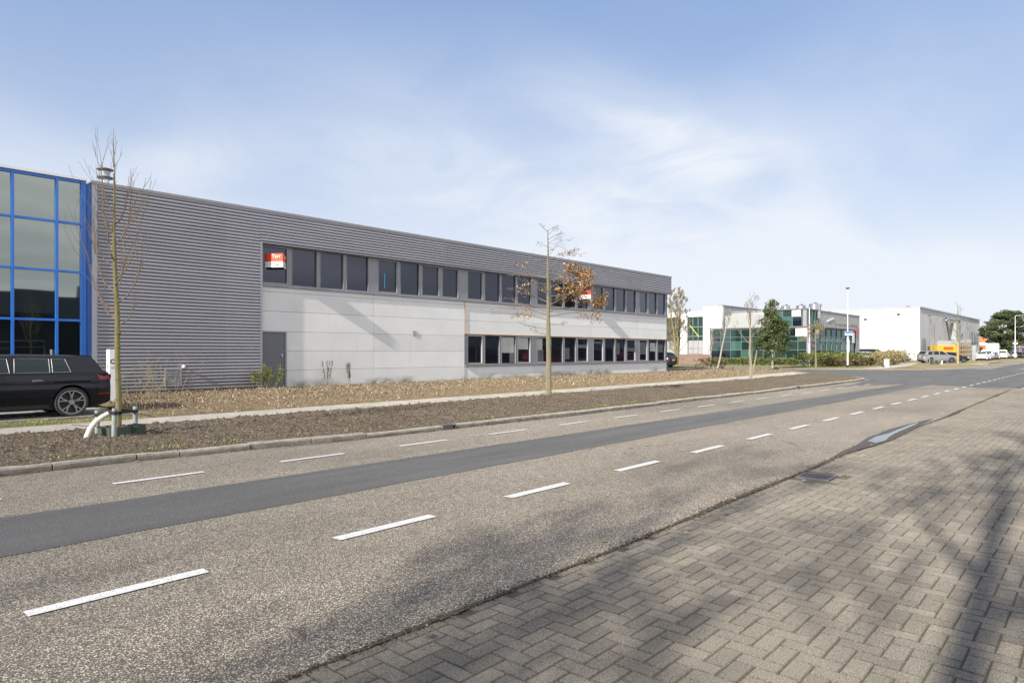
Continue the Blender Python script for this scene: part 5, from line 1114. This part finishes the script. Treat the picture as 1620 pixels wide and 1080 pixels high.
# glass boxes
GX, GY0, GY1, GH = 76.8, 26.0, 37.9, 4.3
GP = [M['g_green'], M['g_green'], glass_mat('navy_tinted_glazing', (.008,.014,.022), (1.8, (.55,.65,.75)), .15, .03, .5), glass_mat('pale_green_glazing', (.05,.12,.10), (1.9, (.6,.8,.75)), .15, .03, .5), glass_mat('grey_green_glazing', (.03,.05,.045), (2.1, (.6,.75,.72)), .15, .03, .5)]
def curtain(x0, x1, y0, y1, z0, z1, colsW, colsS, rows_, matg, shell_d=.1):
    MB().box(x0+.16, x1, y0+.16, y1, z0, z1-.05).build('inner_wall', M['gap'], go)
    zz = [z0]+[z for z in rows_ if z0 < z < z1-.2]+[z1-.05]; yy = sorted(set([y0+.1]+[y for y in colsW if y > y0+.2]+[y1])); xx_ = [x0+.1]+list(colsS)+[x1]; rp = random.Random(int(x1*7))
    for z_, z2 in zip(zz, zz[1:]):
        for a_, c_ in zip(yy, yy[1:]): MB().box(x0+.1, x0+.14, a_, c_, z_, z2).build('glass_pane', rp.choice(GP), go)
        for a_, c_ in zip(xx_, xx_[1:]): MB().box(a_, c_, y0+.1, y0+.14, z_, z2).build('glass_pane', rp.choice(GP), go)
    b = MB()
    for y in colsW: b.box(x0+.02, x0+.1, y-.028, y+.028, z0, z1)
    for x in colsS: b.box(x-.028, x+.028, y0+.02, y0+.1, z0, z1)
    for z in rows_: b.box(x0+.03, x0+.1, y0, y1, z-.028, z+.028).box(x0, x1, y0+.03, y0+.1, z-.028, z+.028)
    b.build('mullions', plain('green_grey_mullion', (.13,.18,.175), .5, .05), go)
ycols = [26.0+1.32*i for i in range(10)]
curtain(GX, 93.4, GY0, GY1, 0, GH, ycols, [76.8+1.9*i for i in range(1,10)], (.8,1.75,2.75,3.3,4.2), M['g_green'])
MB().box(GX-.12, 93.6, GY0-.12, GY1+.05, GH, GH+.14).build('fascia', M['gap'], go)
MB().box(GX-.02, GX+.3, GY0-.03, GY0+.35, 0, GH).box(GX+.1, GX+.45, 26.4, 26.8, GH+.14, 6.3).build('corner_column', M['trim'], go)
curtain(GX+.1, 81.1, 26.5, 31.2, GH+.14, 6.3, [26.9+1.07*i for i in range(5)], [77.9,78.9,79.9,80.9], (5.5,), M['g_green'])
MB().box(GX+.02, 81.2, 26.4, 31.3, 6.3, 6.42).build('fascia', M['gap'], go)
MB().box(GX+.1, 81, 31.2, 36, GH+.14, 5.9).build('stair_block', M['ribs'], go)
# panes with signs
def board(y0, y1, z0, z1, x): return MB().box(x-.03, x, y0, y1, z0, z1).build('sign_board', M['white_s'], go)
s1 = board(26.3, 27.55, 3.28, 4.2, GX-.01); text_mesh('lettering', 'ATNOVI', .27, M['navy'], s1, (GX-.05, 26.92, 3.68), (rad(90), 0, rad(-90)))
s2 = board(27.0, 28.0, 5.55, 6.25, GX+.08); text_mesh('lettering', 'ATNOVI', .16, M['dred'], s2, (GX+.03, 27.5, 5.88), (rad(90), 0, rad(-90)))
MB().box(78.4, 79.5, GY0-.03, GY0-.005, 3.1, 4.15).build('sign_board', M['white_s'], go)
MB().box(92.3, 93.2, GY0-.03, GY0-.005, 2.7, 4.05).build('sign_board', M['white_s'], go)
# grey ribbed hall behind, with faint lettering
b = MB(); b.box(85.4, 102.5, 27.9, 50, 3.6, 6.55).box(93.7, 102.5, 27.9, 50, 0, 3.6); ribbed(b, 85.4, 102.5, 27.9, 3.6, 6.5, .5); b.box(81.2, 85.4, 27.95, 50, 4.4, 6.5); b.build('hall_wall', M['ribs'], go)
MB().box(81.2, 102.6, 27.82, 50, 6.55, 6.68).build('roof_edge', M['trim'], go)
b = MB(); rr = random.Random(8)
x = 91.2
while x < 100.8: w_ = rr.uniform(.12,.34); b.box(x, x+w_, 27.83, 27.86, 5.15, 5.15+rr.choice([.2,.24,.3])); x += w_+rr.choice([.07,.07,.09,.35])
b.build('wall_lettering', M['trim'], go)
MB().slab([(88.4,5.3),(90.9,5.75),(90.9,5.95),(90.2,5.9),(88.4,5.55)], 27.8, 27.84).build('swoosh_emblem', M['white_s'], go)
MB().slab([(100.2,3.7),(100.9,3.9),(101.5,5.05),(100.5,4.9)], 27.8, 27.83).build('red_emblem', M['red'], go)
MB().lathe([(.14,6.6),(.14,7.5),(.22,7.5),(.22,7.75)], (90.8,29.5,0), n=10).build('roof_vent', M['iron'], go)
# roof tanks: things standing on the roof
def tank(x, y, rr_, h, label):
    t = thing('storage_tank', label, 'tank', (x,y,6.42), 0, 'shiny steel tanks on the glass office roof')
    MB().lathe([(rr_,-.9),(rr_,h),(rr_*.6,h+.07),(.1,h+.1),(0,h+.1)], n=26).build('shell', M['steel'], t, smooth=True)
    MB().lathe([(rr_*1.01,h*.45),(rr_*1.03,h*.48),(rr_*1.01,h*.51)], n=26).build('hoop', M['galv'], t); MB().tube([(0,0,h+.08),(0,0,h+.25)], .03, 6).box(rr_*.6,rr_*.75,-.1,.1,h,h+.25).build('top_fitting', M['iron'], t)
tank(80.9, 30.2, .50, .62, 'steel roof tank leftmost of the three'); tank(82.3, 28.9, .56, .66, 'steel roof tank in the middle of the three'); tank(82.2, 27.3, .62, .78, 'steel roof tank rightmost and nearest the corner')
# --- big white warehouse
bw = thing('white_warehouse', 'large blank white warehouse with grey ribbed side and an outside duct', 'building', (0,0,0))
MB().box(136.9, 137.4, 27.4, 62, 0, 9.5).build('blank_wall', M['white_r'], bw)
b = MB(); b.box(137.4, 202.5, 27.42, 62, 0, 9.5); ribbed(b, 137.45, 202.5, 27.42, .1, 9.45, 1.0, .03); b.build('side_wall', plain('pale_side_sheet', (.40,.405,.40), .7, .04, .3), bw)
MB().box(136.8, 202.7, 27.25, 62, 9.5, 9.72).build('roof_edge', M['trim_l'], bw)
MB().box(137.6,141.0,27.3,27.41,0,4.0).build('roller_door', M['trim'], bw); MB().box(143.0,145.6,27.3,27.41,1.5,2.6).build('window', M['gap'], bw)
for x in (190.4,193.9,197.4): f = MB().box(x, x+1.5, 27.3, 27.41, 3.7, 6.2).build('window', M['gap'], bw); MB().box(x+.15,x+1.35,27.27,27.298,3.85,6.05).build('pane', M['g_up'], f)
MB().tube([(157,26.8,8.0),(157.5,26.8,8.3),(170,26.8,8.4),(171.2,26.8,7.9),(171.3,26.8,.5)], .3, 10).tube([(157,26.8,8.0),(162,26.9,3.6)], .22, 8).build('duct', M['steel'], bw, smooth=True)
MB().box(163,170,25.8,27.3,0,3.9).box(164,169.5,26.2,27.3,3.9,7.6).build('plant_cabinet', M['ribs'], bw)
MB().tube([(172,26.9,4.2),(176,26.9,5.6)], .16, 6).box(143.8,144.5,27.15,27.3,8.2,8.5).box(160,160.7,27.15,27.3,8.1,8.4).box(183,183.7,27.15,27.3,8,8.3).box(136.6,136.88,36,36.5,7.6,7.9).box(136.6,136.88,30.5,31,8.3,8.6).build('wall_lamp', M['iron'], bw)
MB().lathe([(.3,9.6),(.3,10.5),(.5,10.6)], (150,32,0), n=10).build('roof_vent', M['iron'], bw)
# --- things beyond, right
ob = thing('brick_house', 'orange brick building with white bands showing behind the pine', 'building', (0,0,0))
MB().box(215,240,27.5,44,0,7).build('wall', M['orange'], ob); MB().box(214.8,240,27.4,44,3.4,4.1).box(214.8,240,27.3,44,7,7.5).build('white_band', M['white'], ob)
for i in range(6): f = MB().box(217+i*3.6,219+i*3.6,27.4,27.52,4.6,6.2).build('window', M['gap'], ob); MB().box(217.1+i*3.6,218.9+i*3.6,27.36,27.398,4.7,6.1).build('pane', M['g_up'], f)
nb = thing('dark_unit', 'dark navy low building with pale stripes at the right edge', 'building', (0,0,0))
MB().box(232,300,24.6,42,0,6.2).build('wall', M['navy'], nb); MB().box(231.9,300,24.5,42,4.4,4.9).box(231.9,300,24.5,42,3.0,3.3).build('stripe', M['white'], nb)
MB().box(255,256,24.3,24.5,0,6.9).box(231.8,300,24.45,42,6.2,6.6).build('red_trim', M['orange'], nb)
for i in range(5): MB().box(234+i*6,238+i*6,24.46,24.58,.6,2.6).build('window', M['g_up'], nb)
fb_ = thing('long_shed', 'pale low shed roofline far behind the pine', 'building', (0,0,0)); MB().box(260,420,40,70,0,8).build('wall', M['ribs'], fb_); MB().box(259.5,420,39.5,70,8,8.5).build('roof', M['trim_l'], fb_)
# yellow skip container with printed side and pallets of crates
yc = thing('yellow_container', 'bright yellow container beside the stacked crates at the white warehouse', 'container', (140.6,24.4,.05), rad(-47))
MB().bbox(-1.75,1.75,-1.1,1.1,.1,2.7,.05).build('shell', M['yellow'], yc); b = MB()
for k in range(13): b.box(-1.7+k*.26,-1.6+k*.26,-1.13,-1.1,.2,2.5)
b.build('ribs', M['yellow'], yc); MB().box(-.7,1.0,-1.16,-1.135,1.9,2.4).build('printed_panel', M['red'], yc); MB().box(-1.75,1.75,-1.0,1.0,2.7,3.5).build('cover_sheet', M['ribs'], yc)
for i in range(3):
    t = thing('crate_stack', ['stack of wooden crates touching the yellow container','middle stack of wooden crates by the yellow container','stack of wooden crates nearest the grey fence panel'][i], 'crates', (142.3+i*.75,23.0-i*.8,.05), rad(-47), 'wooden crate stacks by the container'); 
    for k in range(4): b = MB(); [b.box(-.5,.5,-.5,.5,.02+k*.78+q*.15,.11+k*.78+q*.15) for q in range(4)]; [b.box(a,a+.1,-.52,-.5,.02+k*.78,.7+k*.78) for a in (-.5,-.05,.4)]; b.build('crate', M['pallet'], t)
    MB().box(-.5,.5,-.5,.5,3.15,3.75).build('wrapped_load', M['trim'], t)
fp_ = thing('fence_panel', 'grey panelled gate of horizontal boards left of the white estate car', 'fence', (145.2,21.4,.05), rad(-47))
for k in range(7): MB().box(-1.35,1.35,-.05,.05,.05+k*.38,.40+k*.38).build('board', M['conc2'], fp_)
MB().box(-1.45,-1.35,-.07,.07,0,2.9).box(1.35,1.45,-.07,.07,0,2.9).build('post', M['galv'], fp_)
tr = thing('tyre_rack', 'rack of dark tyres behind the white estate car', 'rack', (152.5,23.0,.05), rad(-47))
for r_ in range(4):
    for k in range(6): MB().lathe([(.18,-.12),(.34,-.12),(.34,.12),(.18,.12)], (-1.6+k*.64,0,.4+r_*.68), 'y', 14, cap=False).build('tyre', M['rubber'], tr)
MB().box(-2,2,-.2,.2,0,.05).box(-2,-1.93,-.2,.2,0,2.9).box(1.93,2,-.2,.2,0,2.9).build('rack_frame', M['galv'], tr)
# --- street furniture
def lamp(label, loc, h, kind, yaw=0):
    t = thing('street_lamp', label, 'street lamp', loc, yaw); r0 = .078 if kind else .12
    MB().tube([(0,0,0),(0,0,h*.45),(0,0,h*.46),(0,0,h)], [r0,r0*.85,r0*.62,r0*.38], 12).build('pole', M['white'], t, smooth=True); MB().tube([(0,0,-.02),(0,0,.30)], r0*1.08, 12).build('pole_base', M['black'], t)
    if kind: MB().lathe([(.03,h),(.05,h+.02),(.19,h+.10),(.20,h+.14),(.1,h+.17),(0,h+.175)], n=16).build('lamp_head', M['iron'], t, smooth=True); MB().tube([(0,0,h-.35),(0,0,h+.02)], .03, 8).build('lamp_neck', M['iron'], t)
    else: MB().tube([(0,0,h-.02),(.25,0,h+.12),(1.1,0,h+.16)], .05, 8).build('lamp_arm', M['white'], t); MB().bbox(1.0,1.75,-.12,.12,h+.10,h+.2,.03).build('lamp_head', M['galv'], t)
    return t
L1 = lamp('pale street lamp carrying a blue and white street name plate', (65.7,18.9,.02), 7.25, True)
a = rad(-47); n_ = thing('street_name_sign', 'blue over white street name plate fixed halfway up the pale lamp post', 'sign', (65.6,18.78,3.05), a)
MB().box(-.34,.34,-.04,-.02,.16,.36).build('blue_plate', M['blueplate'], n_); MB().box(-.34,.34,-.04,-.02,.0,.155).build('white_plate', M['white_s'], n_); MB().box(-.36,.36,-.02,.0,-.02,.0).box(-.36,.36,-.02,0,.36,.38).box(-.36,-.34,-.02,0,0,.36).box(.34,.36,-.02,0,0,.36).build('plate_frame', M['white'], n_)
lamp('tall white street lamp with a side arm at the right edge before the pine', (176.1,17.6,.05), 9.1, False, rad(-47))
MB().box(-.5,.5,-.04,-.0,3.15,3.45).build('side_sign', M['white_s'], bpy.data.objects['street_lamp.001'])
fpol = thing('flagpole', 'thin white flagpole at the corner of the green glass front', 'flagpole', (74.0,25.1,.05)); MB().tube([(0,0,0),(0,0,6.1)], [.075,.05], 10).build('pole', M['white_s'], fpol); MB().lathe([(0,6.1),(.08,6.15),(0,6.25)], n=8).build('finial', M['white'], fpol)
mk = thing('marker_post', 'short white marker post behind the right end of the bush', 'post', (84.5,24.2,.05)); MB().tube([(0,0,0),(0,0,2.9)], .09, 10).build('post', M['white'], mk); MB().lathe([(0,2.9),(.05,2.98),(0,3.1)], n=8).build('post_cap', M['trim'], mk)
pb = thing('utility_cabinet', 'small white cabinet standing before the dry scrub', 'cabinet', (72.4,17.3,.07), rad(-47)); MB().bbox(-.19,.19,-.15,.15,0,.72,.02).build('housing', M['white_s'], pb); MB().bbox(-.21,.21,-.17,.17,.72,.76,.01).build('lid', M['white'], pb); MB().box(-.17,.17,-.158,-.15,.06,.66).build('door', M['white'], pb); MB().box(-.45,-.22,-.1,.1,0,.12).build('green_foot', M['greenp'], pb)
hb = thing('height_barrier', 'thin metal height bar frame above the dark car', 'barrier', (96.6,21.9,.05), rad(-47)); MB().tube([(-1.1,0,0),(-1.1,0,2.35),(1.1,0,2.35),(1.1,0,0)], .045, 6).build('frame', M['galv'], hb); MB().tube([(-1.1,0,1.6),(1.1,0,1.6)], .02, 5).build('rail', M['galv'], hb)
# sapling stakes, white bucket and white collar on the far verge
s2_ = thing('tree_stakes', 'pair of stakes with a green ring and a white pipe round the far sapling', 'tree stakes', (92.0,16.9,.08))
for x, y in ((-.45,.4),(.5,-.35)): MB().tube([(x,y,0),(x,y,.9)], .04, 8).build('stake', M['stake'], s2_)
b = MB(); ring(b, 0, 0, .45, .3); b.build('ring', M['greenp'], s2_); MB().tube([(.75,-.6,0),(.8,-.65,.4)], .1, 8).build('white_pipe', M['white'], s2_)
# mesh fence by the far corner of the grey building
fe = thing('mesh_fence', 'dark metal mesh fence behind the birches before the white block', 'fence', (66.5,34.2,.08), math.atan2(10.6,-3.9))
b = MB()
for k in range(6): b.tube([(k*2.2,0,0),(k*2.2,0,2.0)], .035, 6)
b.build('posts', M['trim'], fe); b = MB(); [b.box(0,11,-.012,.012,z-.012,z+.012) for z in (.1,.7,1.3,1.95)]; [b.box(q*.15,q*.15+.006,-.003,.003,.1,1.95) for q in range(73)]; b.build('mesh', M['trim'], fe)
# sign pillar by the car park
sp_ = thing('sign_pillar', 'slim white sign pillar with a black ring emblem by the hatchback tail', 'sign', (6.02,21.0,.08))
MB().box(-.085,.085,-.14,.14,0,1.50).build('pillar', M['white_s'], sp_); MB().box(-.095,.095,-.15,.15,0,.04).build('foot', M['galv'], sp_)
e_ = MB(); cx_, cz_ = .0, 1.16
for k in range(28):
    a0, a1 = rad(40+280*k/28), rad(40+280*(k+1)/28); ro, ri = .068, .038; e_.add([(cx_+ro*math.cos(a0),-.145,cz_+ro*math.sin(a0)),(cx_+ro*math.cos(a1),-.145,cz_+ro*math.sin(a1)),(cx_+ri*math.cos(a1),-.145,cz_+ri*math.sin(a1)),(cx_+ri*math.cos(a0),-.145,cz_+ri*math.sin(a0))], [(0,1,2,3)])
e_.build('ring_emblem', M['black'], sp_); MB().box(-.05,.05,-.144,-.141,.98,1.0).build('caption', M['gap'], sp_)
MB().box(-.089,-.086,-.05,.05,1.0,1.07).box(-.089,-.086,-.06,.03,.30,.40).build('red_mark', M['red'], sp_)
# flat stone slab in the bed by the birches
# ---------------------------------------------------------------- across the street (mirrored in the glass)
op = thing('opposite_warehouse', 'dark grey warehouse with a loading bay across the street mirrored in the blue glass', 'building', (0,0,0))
MB().box(-30,44,-22,-17,4.3,6.1).box(-30,44,-40,-22,0,6.1).build('wall', plain('dark_grey_sheet', (.11,.12,.14), .6, .06, .5), op); MB().box(-30,44,-22,-21.9,0,4.3).build('loading_bay', M['hole'], op)  # black back sheet has the bay's shade in its colour
MB().box(-30,44,-21.5,-17.2,0,1.1).build('dock', M['gap'], op); MB().tube([(0,-17.3,1.1),(0,-17.3,2.3),(14,-17.3,2.3),(14,-17.3,1.1)], .05, 6).tube([(0,-17.3,1.75),(14,-17.3,1.75)], .03, 6).build('railing', M['galv'], op)
for x in (4.5, 9.5, 18): MB().lathe([(.25,6.1),(.25,7.2)], (x,-20,0), n=8).build('roof_vent', M['iron'], op)
ow = thing('opposite_office', 'white low office across the street mirrored in the lower windows', 'building', (0,0,0))
MB().box(52,130,-34,-20,2.2,4.6).build('wall', M['white_r'], ow); MB().box(52,130,-33.8,-20.1,0,2.2).build('window_band', M['g_up'], ow); MB().box(51.8,130.2,-34.2,-19.8,4.6,4.9).build('roof', M['trim'], ow)
